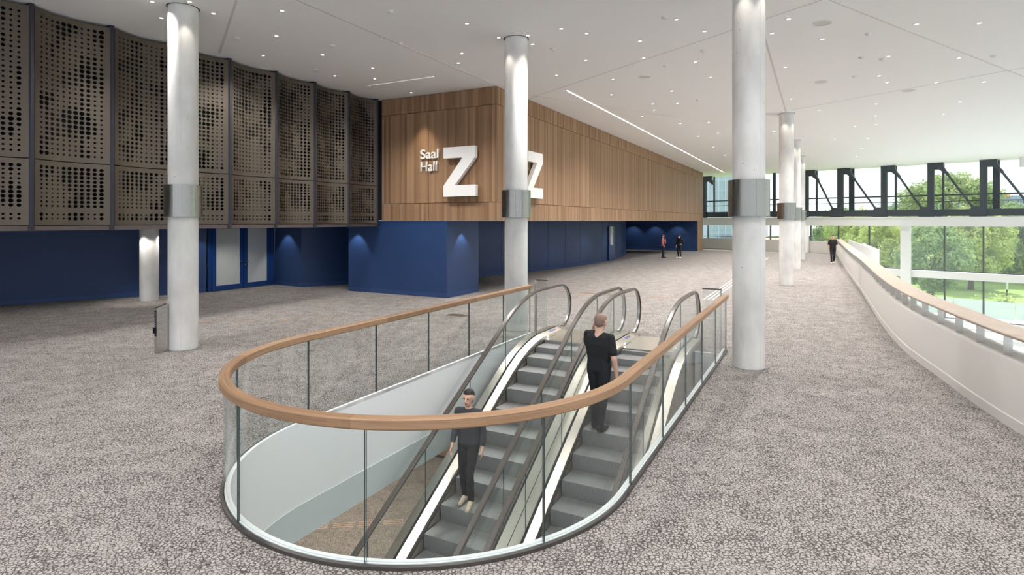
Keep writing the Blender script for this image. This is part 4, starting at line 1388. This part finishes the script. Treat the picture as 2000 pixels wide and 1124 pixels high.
# ------------------------------------------------------------------ lower hall
lw = struct_empty('wall_lower_wood', W(15.65, -9, -5))
for k in range(7):
    me_w = panel_mesh(1.2, 3.9) if k == 0 else me_w
    inst(me_w, 'wood_panel', W(15.65, -11.2 + 1.21 * k, -3.03), HALL_ANGLE - math.pi / 2, lw)
m = MB(); m.box(W(15.66, -7.6, -4.95), U3, V3, Z3, .1, 8.6, .08); m.build('skirting', 'slot_black', lw)
def area(name, loc, size, power, color=(1, .98, .95)):
    d = bpy.data.lights.new(name, 'AREA'); d.shape = 'SQUARE'; d.size = size; d.energy = power; d.color = color
    o = bpy.data.objects.new(name, d); COL.objects.link(o); o.location = loc
for (u, v) in ((6, -9), (11, -9), (4, -13), (12, -13.5), (15, -5), (20, -7)):  # added lights without fixtures, filling the lower hall out of view
    p = W(u, v, -1.10)
    area('lower_fill_light', (p.x, p.y, p.z - .02), .5, LOWER_FILL_W)
# backs of the lower hall
m = MB(); m.wall([P2(-14, -24), P2(40, -24)], -.2, -5, -1.05); structure(m.build('wall_lower_left', 'white_wall'))
m = MB(); m.wall([P2(40, -24), P2(40, -3)], -.2, -5, -1.05); structure(m.build('wall_lower_back', 'white_wall'))

# ------------------------------------------------------------------ people
def tcap(p0, p1, r0, r1, n=14, sc=None, k=5):
    """tapered capsule as verts/faces; sc = (axis dir, factor) squash"""
    p0, p1 = Vector(p0), Vector(p1)
    d = p1 - p0; L = d.length
    t = d.normalized() if L > 1e-6 else Vector((0, 0, 1))
    ref = Vector((0, 1, 0)) if abs(t.y) < .9 else Vector((1, 0, 0))
    s = t.cross(ref).normalized(); q = s.cross(t).normalized()
    vs, fs = [], []
    prof = [(-r0 * math.cos(math.pi / 2 * i / k), r0 * math.sin(math.pi / 2 * i / k)) for i in range(1, k + 1)]
    prof += [(L + r1 * math.sin(math.pi / 2 * i / k), r1 * math.cos(math.pi / 2 * i / k)) for i in range(0, k)]
    vs.append(p0 - t * r0)
    for a, r in prof:
        for j in range(n):
            an = 2 * math.pi * j / n
            vs.append(p0 + t * a + (s * math.cos(an) + q * math.sin(an)) * r)
    vs.append(p1 + t * r1)
    m = len(prof)
    for j in range(n): fs.append((0, 1 + (j + 1) % n, 1 + j))
    for i in range(m - 1):
        for j in range(n):
            a, b = 1 + i * n + j, 1 + i * n + (j + 1) % n
            fs.append((a, b, b + n, a + n))
    e = len(vs) - 1
    for j in range(n): fs.append((e, 1 + (m - 1) * n + j, 1 + (m - 1) * n + (j + 1) % n))
    if sc:
        c = (p0 + p1) / 2
        vs = [Vector((c.x + (v.x - c.x) * sc[0], c.y + (v.y - c.y) * sc[1], v.z)) for v in vs]
    return vs, fs

def hand_caps(wr, dirv, palm_n, side, tagn='skin', curl=0.5, s=1.0):
    """palm and five fingers; side = direction of the thumb"""
    d = Vector(dirv).normalized(); n = Vector(palm_n).normalized(); sd = Vector(side).normalized()
    wr = Vector(wr); caps = []
    for k in (-1, 0, 1):
        caps.append((wr + sd * .022 * k * s + d * .01, wr + d * .085 * s + sd * .026 * k * s, .016 * s, .014 * s, tagn, None))
    lens = [.070, .080, .074, .056]
    for k in range(4):
        b = wr + d * .088 * s + sd * (.030 - .020 * k) * s
        j = b + (d * math.cos(curl * .6) + n * math.sin(curl * .6)) * lens[k] * .5 * s
        e = j + (d * math.cos(curl * 1.6) + n * math.sin(curl * 1.6)) * lens[k] * .5 * s
        caps.append((b, j, .0092 * s, .0085 * s, tagn, None)); caps.append((j, e, .0085 * s, .007 * s, tagn, None))
    b = wr + d * .025 * s + sd * .03 * s; j = b + (d * .7 + sd * .7 + n * .2).normalized() * .04 * s; e = j + (d * .9 + sd * .3 + n * .4).normalized() * .032 * s
    caps.append((b, j, .012 * s, .0105 * s, tagn, None)); caps.append((j, e, .0105 * s, .008 * s, tagn, None))
    return caps

def person(loc, heading, height, J, mats, label, hair='short', sleeve=0.55, voxel=.010, head_turn=0.0, head_tilt=0.0, blouse=False, female=False, wide=1.0):
    """J: joints in a 1.75 m figure: x right, y forward, z up; heading: angle of the forward direction in the plan"""
    V = Vector
    caps = []
    hip_w = .088; 
    pel, chest, neck = V(J['pelvis']), V(J['chest']), V(J['neck'])
    hd = V(J['head'])
    bw_ = .93 if female else 1.0
    # torso
    caps.append((pel + V((-.07, 0, .0)), pel + V((.07, 0, .0)), .105, .105, 'legs', (1, .92)))
    mid_ = pel.lerp(chest, .55); up_ = chest.lerp(neck, .5)
    keys = [(pel + V((0, 0, .03)), .065, .112), (pel + V((0, 0, .12)), .058, .107), (mid_, .066, .107), (chest, .09, .114), (up_, .105, .090)]
    for (pa_, wa, ra), (pb_, wb, rb) in zip(keys[:-1], keys[1:]):
        for q in range(6):
            f = q / 6.0 if (pb_ is not up_ or q) else 0
            c_ = pa_.lerp(pb_, f); w_ = (wa + (wb - wa) * f) * bw_; r_c = (ra + (rb - ra) * f) * bw_
            caps.append((c_ + V((-w_, 0, 0)), c_ + V((w_, 0, 0)), r_c, r_c, 'top', (1, .87)))
    caps.append((up_ + V((-.105, 0, 0)), up_ + V((.105, 0, 0)), .088 * bw_, .088 * bw_, 'top', (1, .9)))
    caps.append((V(J['sh_l']), V(J['sh_r']), .068 * bw_, .068 * bw_, 'top', None))
    if blouse:
        caps.append((pel + V((-.075, 0, .02)), pel + V((.075, 0, .02)), .118, .118, 'top', (1, .95)))
    caps.append((neck + V((0, -.01, -.05)), hd + V((0, -.02, -.06)), .056 * bw_, .052 * bw_, 'skin', None))
    # head
    R = Matrix.Rotation(head_turn, 3, 'Z') @ Matrix.Rotation(head_tilt, 3, 'X')
    def h(x, y, z): return hd + R @ V((x, y, z))
    caps.append((h(0, -.012, .03), h(0, -.005, .03), .086, .086, 'skin', None))
    caps.append((h(0, .012, -.03), h(0, .03, -.075), .066, .044, 'skin', None))
    caps.append((h(0, .088, .005), h(0, .104, -.022), .010, .013, 'skin', None))      # nose
    for sx in (-1, 1):
        caps.append((h(sx * .084, -.012, -.03), h(sx * .088, -.02, .022), .012, .015, 'skin', None))     # ears
        caps.append((h(sx * .031, .081, .012), h(sx * .034, .081, .012), .0095, .0095, 'eye', None))
    caps.append((h(-.02, .082, -.058), h(.02, .082, -.058), .008, .008, 'lips', None))
    if hair == 'short':
        caps.append((h(0, -.022, .042), h(0, -.012, .045), .0885, .086, 'hair', None))
        caps.append((h(0, -.045, -.01), h(0, -.045, .02), .067, .07, 'hair', None))
    elif hair == 'full':
        caps.append((h(0, -.03, .052), h(0, -.008, .062), .092, .080, 'hair', None))
        caps.append((h(0, -.05, -.02), h(0, -.05, .02), .072, .078, 'hair', None))
    elif hair == 'long':
        caps.append((h(0, -.02, .048), h(0, .005, .052), .096, .088, 'hair', None))
        for sx in (-1, 0, 1):
            caps.append((h(sx * .062, -.045, .02), h(sx * .065, -.05, -.16), .05, .034, 'hair', None))
    elif hair == 'tied':
        caps.append((h(0, -.02, .045), h(0, .005, .05), .093, .086, 'hair', None))
        caps.append((h(0, -.085, .01), h(0, -.12, -.06), .045, .03, 'hair', None)); caps.append((h(0, -.12, -.06), h(0, -.11, -.16), .03, .016, 'hair', None))
    # limbs
    for sd_, sx in (('l', -1), ('r', 1)):
        sh, el, wr = V(J['sh_' + sd_]), V(J['el_' + sd_]), V(J['wr_' + sd_])
        caps.append((sh, el, .050 * bw_, .040 * bw_, 'skin', None)); caps.append((el, wr, .040 * bw_, .027, 'skin', None))
        if sleeve > 0:
            k = min(sleeve, 1.0)
            caps.append((sh, sh.lerp(el, k), .066 * bw_, (.064 if sleeve < 1 else .052) * bw_, 'top', None))
            if sleeve > 1: caps.append((el, el.lerp(wr, sleeve - 1), .052 * bw_, .042, 'top', None))
        hdv = J.get('hd_' + sd_, (wr - el).normalized())
        caps += hand_caps(wr, hdv, J.get('pn_' + sd_, (-sx, .2, 0)), J.get('th_' + sd_, (0, 1, 0)), s=1.0 if not female else .9)
        hip, kn, an, toe = V(J['hip_' + sd_]), V(J['kn_' + sd_]), V(J['an_' + sd_]), V(J['toe_' + sd_])
        caps.append((hip, kn, .092, .062, 'legs', None)); caps.append((kn, an + V((0, 0, .03)), .062, .050, 'legs', None))
        caps.append((kn.lerp(an, .28) + V((0, -.012, 0)), kn.lerp(an, .5), .06, .055, 'legs', None))
        fd = (toe - an); fd.z = 0
        caps.append((an + V((0, -.02, -.035)), toe, .045, .036, 'shoe', None)); caps.append((an + V((0, -.025, -.01)), an + fd * .5 + V((0, 0, -.03)), .045, .04, 'shoe', None))
    mb = MB()
    for p0, p1, r0, r1, tg, sc in caps:
        vs, fs = tcap(p0, p1, r0, r1, sc=sc); mb.add(vs, fs)
    me = bpy.data.meshes.new('tmp'); me.from_pydata([tuple(v) for v in mb.v], [], mb.f)
    bm = bmesh.new(); bm.from_mesh(me); bmesh.ops.recalc_face_normals(bm, faces=bm.faces); bm.to_mesh(me); bm.free()
    ob = bpy.data.objects.new('tmp', me); COL.objects.link(ob)
    r = ob.modifiers.new('r', 'REMESH'); r.mode = 'VOXEL'; r.voxel_size = voxel
    sm = ob.modifiers.new('s', 'SMOOTH'); sm.iterations = 7 if voxel < .012 else 2; sm.factor = .5
    dg = bpy.context.evaluated_depsgraph_get(); dg.update()
    body = bpy.data.meshes.new_from_object(ob.evaluated_get(dg))
    bpy.data.objects.remove(ob)
    # colour the one surface by the nearest limb
    n = len(body.polygons)
    cen = np.empty(n * 3); body.polygons.foreach_get('center', cen); cen = cen.reshape(-1, 3)
    best = np.full(n, 1e9); idx = np.zeros(n, int)
    order = ['skin', 'top', 'legs', 'shoe', 'hair', 'eye', 'lips']
    for p0, p1, r0, r1, tg, sc in caps:
        a = np.array(p0); d = np.array(p1) - a; L2 = max(float(d @ d), 1e-9)
        c = cen.copy()
        if sc:
            mdl = (np.array(p0) + np.array(p1)) / 2
            c[:, 0] = mdl[0] + (c[:, 0] - mdl[0]) / sc[0]; c[:, 1] = mdl[1] + (c[:, 1] - mdl[1]) / sc[1]
        t = np.clip(((c - a) @ d) / L2, 0, 1)
        dist = np.linalg.norm(c - (a + t[:, None] * d), axis=1) - (r0 + (r1 - r0) * t)
        if tg in ('eye', 'lips'): dist -= .003
        w = dist < best
        best[w] = dist[w]; idx[w] = order.index(tg)
    for tg in order: body.materials.append(MATS[mats.get(tg, {'skin': 'skin', 'eye': 'eye_dark', 'lips': 'lips'}.get(tg, 'skin'))])
    body.polygons.foreach_set('material_index', idx.tolist())
    body.polygons.foreach_set('use_smooth', [True] * n)
    zmin = min(v.co.z for v in body.vertices)
    s = height / 1.75
    for v in body.vertices: v.co = Vector((v.co.x * s * wide, v.co.y * s * wide, (v.co.z - zmin) * s))
    body.update()
    o = bpy.data.objects.new('person', body); COL.objects.link(o)
    o.location = loc; o.rotation_euler = (0, 0, heading - math.pi / 2)
    tag(o, label, 'person')
    return o

STAND = dict(pelvis=(0, 0, .93), chest=(0, 0, 1.28), neck=(0, -.01, 1.46), head=(0, .02, 1.615), sh_l=(-.165, 0, 1.40), sh_r=(.165, 0, 1.40),
             el_l=(-.225, -.03, 1.12), el_r=(.225, -.03, 1.12), wr_l=(-.235, .03, .88), wr_r=(.235, .03, .88),
             hip_l=(-.085, 0, .90), hip_r=(.085, 0, .90), kn_l=(-.09, .02, .50), kn_r=(.09, .02, .50), an_l=(-.095, -.02, .09), an_r=(.095, -.02, .09),
             toe_l=(-.11, .15, .035), toe_r=(.11, .15, .035))
def pose(**k):
    d = dict(STAND); d.update(k); return d

# man in black on the right escalator, seen from behind, left hand raised to his head
uM, vM = 9.60, -3.33
zM = None
for k in range(40):                      # tread that carries him
    us_ = 9.47 - STEP_P * (k - 8)
    if us_ <= uM < us_ + STEP_P: zM = nose(us_) - .004
pm = W(uM, vM, zM)
person(pm, HALL_ANGLE - .12, 2.0, pose(
    el_l=(-.22, .10, 1.22), wr_l=(-.115, .06, 1.49), hd_l=(.15, -.05, 1), pn_l=(.9, -.2, 0), th_l=(.2, -1, 0), sh_l=(-.17, .02, 1.42),
    el_r=(.235, -.02, 1.10), wr_r=(.245, .04, .85), kn_l=(-.075, .05, .50), an_l=(-.07, .02, .09), toe_l=(-.08, .19, .035),
    kn_r=(.075, -.01, .50), an_r=(.065, -.10, .09), toe_r=(.075, .07, .035), head=(.02, .03, 1.62)),
    dict(top='cloth_black', legs='cloth_black_trousers', shoe='shoe_black', hair='hair_short'), 'man in black T-shirt and trousers seen from behind on the escalator, hand at head', 'short', .68, .009, head_turn=-.15, head_tilt=-.1, wide=1.1)
# person in dark clothes going down on the left escalator
uD, vD = 8.0, -4.97
for k in range(60):
    us_ = 9.47 + .12 - STEP_P * (k - 8)
    if us_ <= uD < us_ + STEP_P: zD = nose(us_) - .004; break
person(W(uD, vD, zD), HALL_ANGLE + math.pi + .15, 1.86, pose(
    el_r=(.21, .03, 1.13), wr_r=(.20, .16, .93), kn_l=(-.085, .16, .53), an_l=(-.09, .12, .12), toe_l=(-.1, .29, .055),
    an_r=(.09, -.08, .09), toe_r=(.1, .09, .035)),
    dict(top='cloth_grey', legs='cloth_black_trousers', shoe='shoe_beige', hair='hair_dark'), 'person in dark grey clothes riding down the left escalator', 'full', 1.7, .010)
# two women by the blue wall
p1 = floor_pt(1294.5, 504.5); p2 = floor_pt(1327, 505)
person(p1, math.radians(-25), 1.70, pose(
    wr_r=(.20, .12, .92), el_r=(.22, -.02, 1.13), el_l=(-.19, .16, 1.13), wr_l=(-.05, .17, 1.36), hd_l=(.2, -.1, 1), pn_l=(.2, -1, 0), th_l=(1, 0, 0),
    kn_l=(-.08, .05, .5), an_l=(-.075, .04, .09), toe_l=(-.08, .2, .035)),
    dict(top='cloth_pink', legs='cloth_black_trousers', shoe='shoe_black', hair='hair_brown'), 'woman in pink blouse and black trousers standing by the far blue wall', 'long', 1.45, .013, blouse=True, female=True)
person(p2, math.radians(-140), 1.70, pose(
    el_l=(-.34, -.10, 1.17), wr_l=(-.15, .05, 1.02), hd_l=(1, .1, -.3), pn_l=(0, .5, -1), th_l=(0, 1, 0),
    el_r=(.22, .0, 1.12), wr_r=(.23, .06, .88), kn_r=(.09, .06, .5), toe_r=(.12, .17, .035)),
    dict(top='cloth_black', legs='cloth_black_trousers', shoe='shoe_white', hair='hair_dark'), 'woman in black with white shoes, one hand on her hip, by the far blue wall', 'tied', 1.6, .013, female=True)
# man walking along the right parapet
p3 = floor_pt(1626.5, 516)
person(p3, math.radians(-112), 1.78, pose(
    kn_r=(.085, .12, .51), an_r=(.08, .14, .10), toe_r=(.09, .30, .05), kn_l=(-.08, -.02, .50), an_l=(-.075, -.20, .13), toe_l=(-.08, -.05, .035),
    el_l=(-.24, .04, 1.12), wr_l=(-.25, .16, .90), el_r=(.24, -.08, 1.12), wr_r=(.25, -.06, .87)),
    dict(top='cloth_black', legs='cloth_black_trousers', shoe='shoe_beige', hair='hair_dark'), 'man in black T-shirt walking towards the camera beside the white parapet', 'full', .6, .013)

# ------------------------------------------------------------------ outdoors
GZ = -5.6
m = MB(); m.face([truss(-80, 1.6, GZ), truss(160, 1.6, GZ), truss(160, 320, GZ), truss(-80, 320, GZ)])
structure(m.build('ground_lawn', 'lawn'))
m = MB(); m.bar(truss(0, 5.0, -5.28), truss(60, 5.0, -5.28), 6.6, .16); structure(m.build('terrace_slab', 'terrace'))
tg_ = thing('terrace_guard', truss(14, 7.4, -5.2), 'bluish glass guard along the terrace outside the windows', 'glass guard')
for k in range(12):
    m = MB(); m.box(truss(6 + 2.0 * k, 7.4, -4.55), TRD, TRN, Z3, 1.95, .02, 1.3); m.build('pane', 'glass_smoke', tg_)

def make_tree_mesh(seed, nclump, nleaf, ls, rx, rz, crown_z, h0, col):
    rnd = random.Random(seed)
    m = MB()
    tr = [(0, 0, 0), (rnd.uniform(-.2, .2), rnd.uniform(-.2, .2), h0 * .5), (rnd.uniform(-.4, .4), rnd.uniform(-.4, .4), h0)]
    m.tube(tr, [.42, .30, .22], 10)
    tips = []
    for k in range(9):
        a = 2 * math.pi * k / 9 + rnd.uniform(-.3, .3); rr = rnd.uniform(.45, .8) * rx
        e = Vector((math.cos(a) * rr, math.sin(a) * rr, crown_z + rnd.uniform(-.4, .55) * rz))
        s0 = Vector(tr[1]).lerp(Vector(tr[2]), rnd.random())
        m.tube([s0, s0.lerp(e, .5) + Vector((0, 0, .6)), e], [.16, .10, .04], 6); tips.append(e)
    o = m.build('tmp', 'bark', smooth=True); trunk = o.data; bpy.data.objects.remove(o); trunk.name = 'tree_trunk'
    V_, F_ = [], []
    for c in range(nclump):
        while True:
            d = Vector((rnd.uniform(-1, 1), rnd.uniform(-1, 1), rnd.uniform(-1, 1)))
            if .35 < d.length < 1.0: break
        d = d.normalized() * (d.length ** .45)
        cc = Vector((d.x * rx, d.y * rx, crown_z + d.z * rz))
        cr = rnd.uniform(.7, 1.5) * rx / 5.0
        for l in range(nleaf):
            q = Vector((rnd.gauss(0, 1), rnd.gauss(0, 1), rnd.gauss(0, .8)))
            q = q.normalized() * cr * rnd.uniform(.55, 1.05)
            p = cc + q
            nrm = (q.normalized() + Vector((rnd.uniform(-.6, .6), rnd.uniform(-.6, .6), rnd.uniform(.0, .9)))).normalized()
            s = nrm.cross(Vector((0, 0, 1)))
            if s.length < .05: s = Vector((1, 0, 0))
            s.normalize(); t = nrm.cross(s)
            z = ls * rnd.uniform(.7, 1.3); an = rnd.uniform(0, 6.28)
            s, t = s * math.cos(an) + t * math.sin(an), t * math.cos(an) - s * math.sin(an)
            i = len(V_)
            V_ += [tuple(p - s * z), tuple(p + t * z * .55), tuple(p + s * z), tuple(p - t * z * .55)]
            F_.append((i, i + 1, i + 2, i + 3))
    me = bpy.data.meshes.new('tree_foliage'); me.from_pydata(V_, [], F_); me.materials.append(MATS[col])
    return trunk, me
TM = [make_tree_mesh(1, 110, 150, .27, 5.2, 4.6, 8.6, 6.0, 'leaf_a'), make_tree_mesh(2, 120, 150, .27, 5.6, 5.6, 7.6, 5.5, 'leaf_b'),
      make_tree_mesh(3, 110, 150, .26, 4.6, 4.9, 6.6, 4.5, 'leaf_c'), make_tree_mesh(4, 110, 150, .28, 6.2, 5.0, 9.0, 6.0, 'leaf_d')]
def tree(px, Y, kind, s, rot, label):
    x = (px - 1000) / FPX * Y
    t = thing('tree', (x, Y, GZ), label, 'tree', 'trees outside the window wall')
    tr, fo = TM[kind]
    o = inst(tr, 'trunk', (x, Y, GZ), rot, t, (s, s, s)); o = inst(fo, 'foliage', (x, Y, GZ), rot, t, (s, s, s))
    o['kind'] = 'stuff'
tree(1672, 92, 2, .86, .3, 'small bright green tree right of the walking man')
tree(1712, 84, 2, .80, 1.3, 'yellow-green tree beside the white pillar, left of it')
tree(1732, 71, 2, .68, 2.2, 'low yellowish tree just left of the white pillar')
tree(1820, 61, 1, .58, .6, 'bushy green tree just right of the white pillar')
tree(1856, 84, 0, 1.10, 1.9, 'tall tree whose crown rises behind the steel truss')
tree(1896, 70, 2, .82, 3.3, 'broad yellow-green tree between the two right window mullions')
tree(1975, 79, 1, .78, 4.4, 'dense green tree at the right edge of the photo')
tree(1780, 100, 3, .84, 5.1, 'pale distant tree behind the white pillar')
tree(1930, 100, 3, .76, .9, 'dark tree behind the broad tree near the right edge')
tree(2050, 76, 0, .74, 2.8, 'tree cut off by the right edge of the photo')
tree(1640, 118, 1, .80, 3.9, 'far tree above the walking man')
# shrubs on the lawn
def shrub_mesh(seed, mat):
    rnd = random.Random(seed); V_, F_ = [], []
    for l in range(420):
        q = Vector((max(-.8, min(.8, rnd.gauss(0, .42))), max(-.8, min(.8, rnd.gauss(0, .42))), min(1.2, abs(rnd.gauss(0, .45)))))
        a = rnd.uniform(0, 6.28); z = rnd.uniform(.09, .2); s = Vector((math.cos(a), math.sin(a), rnd.uniform(-.2, .6))).normalized(); t = Vector((-s.y, s.x, rnd.uniform(-.3, .3)))
        i = len(V_); V_ += [tuple(q - s * z), tuple(q + t * z * .5), tuple(q + s * z), tuple(q - t * z * .5)]; F_.append((i, i + 1, i + 2, i + 3))
    me = bpy.data.meshes.new('shrub_foliage'); me.from_pydata(V_, [], F_); me.materials.append(MATS[mat]); return me
SM = shrub_mesh(11, 'leaf_c')
SD = shrub_mesh(12, 'leaf_d')
for k, px in enumerate((1700, 1758, 1816, 1874, 1932, 1990)):
    Y = 90
    x = (px - 1000) / FPX * Y
    o = bpy.data.objects.new('bush', SD); COL.objects.link(o); o.location = (x, Y, GZ); o.scale = (2.6, 2.6, 3.2); o.rotation_euler.z = k
    tag(o, 'dark leafy bush under the trees outside, ' + ORD[k] + ' from the left', 'bush', 'bushes under the trees')
for px, Y, s, lab in ((1823, 58, .9, 'small yellow-green shrub on the lawn left of the mullions'), (1911, 55, 1.1, 'yellow-green shrub on the lawn between the mullions'), (1960, 56, 1.3, 'wide light shrub on the lawn near the right edge')):
    x = (px - 1000) / FPX * Y
    o = bpy.data.objects.new('shrub', SM); COL.objects.link(o); o.location = (x, Y, GZ); o.scale = (s, s, s); tag(o, lab, 'shrub', 'shrubs on the lawn')
p = Vector(((1967 - 1000) / FPX * 60, 60, GZ))
bo = thing('lawn_bollard', p, 'slim white-topped bollard lamp standing on the lawn', 'bollard')
m = MB(); m.cyl(p, .09, GZ, GZ + 1.2, 12); m.build('shaft', 'truss_dark', bo)
m = MB(); m.cyl(p, .095, GZ + 1.2, GZ + 2.1, 12); m.build('head', 'facade_white', bo)

def building(name, px0, px1, Y, z0, z1, depth, mat, label):
    x0, x1 = (px0 - 1000) / FPX * Y, (px1 - 1000) / FPX * Y
    t = thing(name, ((x0 + x1) / 2, Y, GZ), label, 'building')
    m = MB(); m.box(((x0 + x1) / 2, Y + depth / 2, (z0 + z1) / 2), (1, 0, 0), (0, 1, 0), Z3, x1 - x0, depth, z1 - z0); m.build('body', mat, t)
    return t, x0, x1
# pale blue glass tower seen past the wooden wall
t, x0, x1 = building('office_tower', 1384, 1462, 115, GZ, 22, 20, 'facade_blue', 'pale blue gridded tower seen left of the nearest right column')
for k in range(6):
    m = MB(); x = x0 + (x1 - x0) * (k + .5) / 6; m.box((x, 115 - .06, 8), (1, 0, 0), (0, 1, 0), Z3, .14, .1, 27); m.build('facade_fin', 'facade_line', t)
for k in range(12):
    m = MB(); z = -4 + 2.1 * k; m.box(((x0 + x1) / 2, 115 - .05, z), (1, 0, 0), (0, 1, 0), Z3, x1 - x0, .08, .12); m.build('floor_line', 'facade_line', t)
m = MB(); m.box(((x0 + x1) / 2, 114.6, -3.4), (1, 0, 0), (0, 1, 0), Z3, x1 - x0, .7, 4.4); m.build('base', 'facade_bluegrey', t)
m = MB(); m.box((x0 + 3.2, 114.1, -.9), (1, 0, 0), (0, 1, 0), Z3, 2.2, .3, 1.2); m.build('window', 'facade_window', t)
# low hall with a slanted grey roof beyond the columns
t, x0, x1 = building('low_hall', 1490, 1652, 130, GZ, -1.8, 20, 'brick_tan', 'low building with a slanted grey roof behind the walking man')
def rp(px, py, Y): return ((px - 1000) / FPX * Y, Y, EYE - (py - 432) / FPX * Y)
m = MB(); poly = [rp(1500, 462, 129), rp(1627, 460, 129), rp(1600, 430, 140), rp(1500, 430, 140)]
m.loft([[Vector(p) for p in poly], [Vector(p) + Vector((0, 2, -.4)) for p in poly]]); m.build('roof', 'roof_grey', t)
m = MB(); m.tube([rp(1600, 438, 133), rp(1630, 458, 128.6)], .28, 6); m.build('roof_ridge', 'roof_dark', t)
for k in range(6):
    a_ = rp(1582 + k * 15, 467, 129.7)
    m = MB(); m.box((a_[0], 129.9, a_[2]), (1, 0, 0), (0, 1, 0), Z3, 1.35, .3, .9); m.build('window', 'facade_window', t)
t, x0, x1 = building('white_block', 1622, 1714, 170, GZ, 3.5, 20, 'facade_white', 'pale block with small windows behind the far trees')
for px in (1666, 1670, 1674, 1678, 1684):
    a_ = rp(px, 447.5, 169.8)
    m = MB(); m.box(a_, (1, 0, 0), (0, 1, 0), Z3, .34, .2, .55); m.build('window', 'facade_window', t)
# blue hall with a red emblem at the right edge
t, x0, x1 = building('blue_hall', 1940, 2120, 150, GZ, 9.2, 25, 'facade_bluegrey', 'blue hall with a red and yellow emblem at the right edge')
a_ = rp(1967.5, 382, 149.7)
m = MB(); m.box(a_, (1, 0, 0), (0, 1, 0), Z3, .85, .3, 1.1); em = m.build('emblem', 'emblem_red', t)
m = MB(); m.box((a_[0], 149.5, a_[2]), (1, 0, 0), (0, 1, 0), Z3, .36, .2, .7); m.build('emblem_mark', 'emblem_yellow', em)
for k in range(14):
    b_ = rp(1946 + k * 5, 396, 149.8)
    m = MB(); m.box(b_, (1, 0, 0), (0, 1, 0), Z3, .34, .2, 1.5); m.build('window', 'facade_window', t)
# wooded hills
m = MB()
hp = [(1560, 445), (1640, 441), (1700, 436), (1760, 438), (1830, 434), (1900, 436), (1960, 430), (2050, 425), (2150, 428)]
m.loft([[Vector(rp(px, py, 290)), Vector((rp(px, py, 290)[0], 260, GZ)), Vector((rp(px, py, 290)[0], 330, GZ))] for px, py in hp])
structure(m.build('hills', 'hill_green', smooth=True))

for o in bpy.data.objects:
    if '_o' in o: del o['_o']
print('lit downlights', len(LIT), 'objects', len(bpy.data.objects))
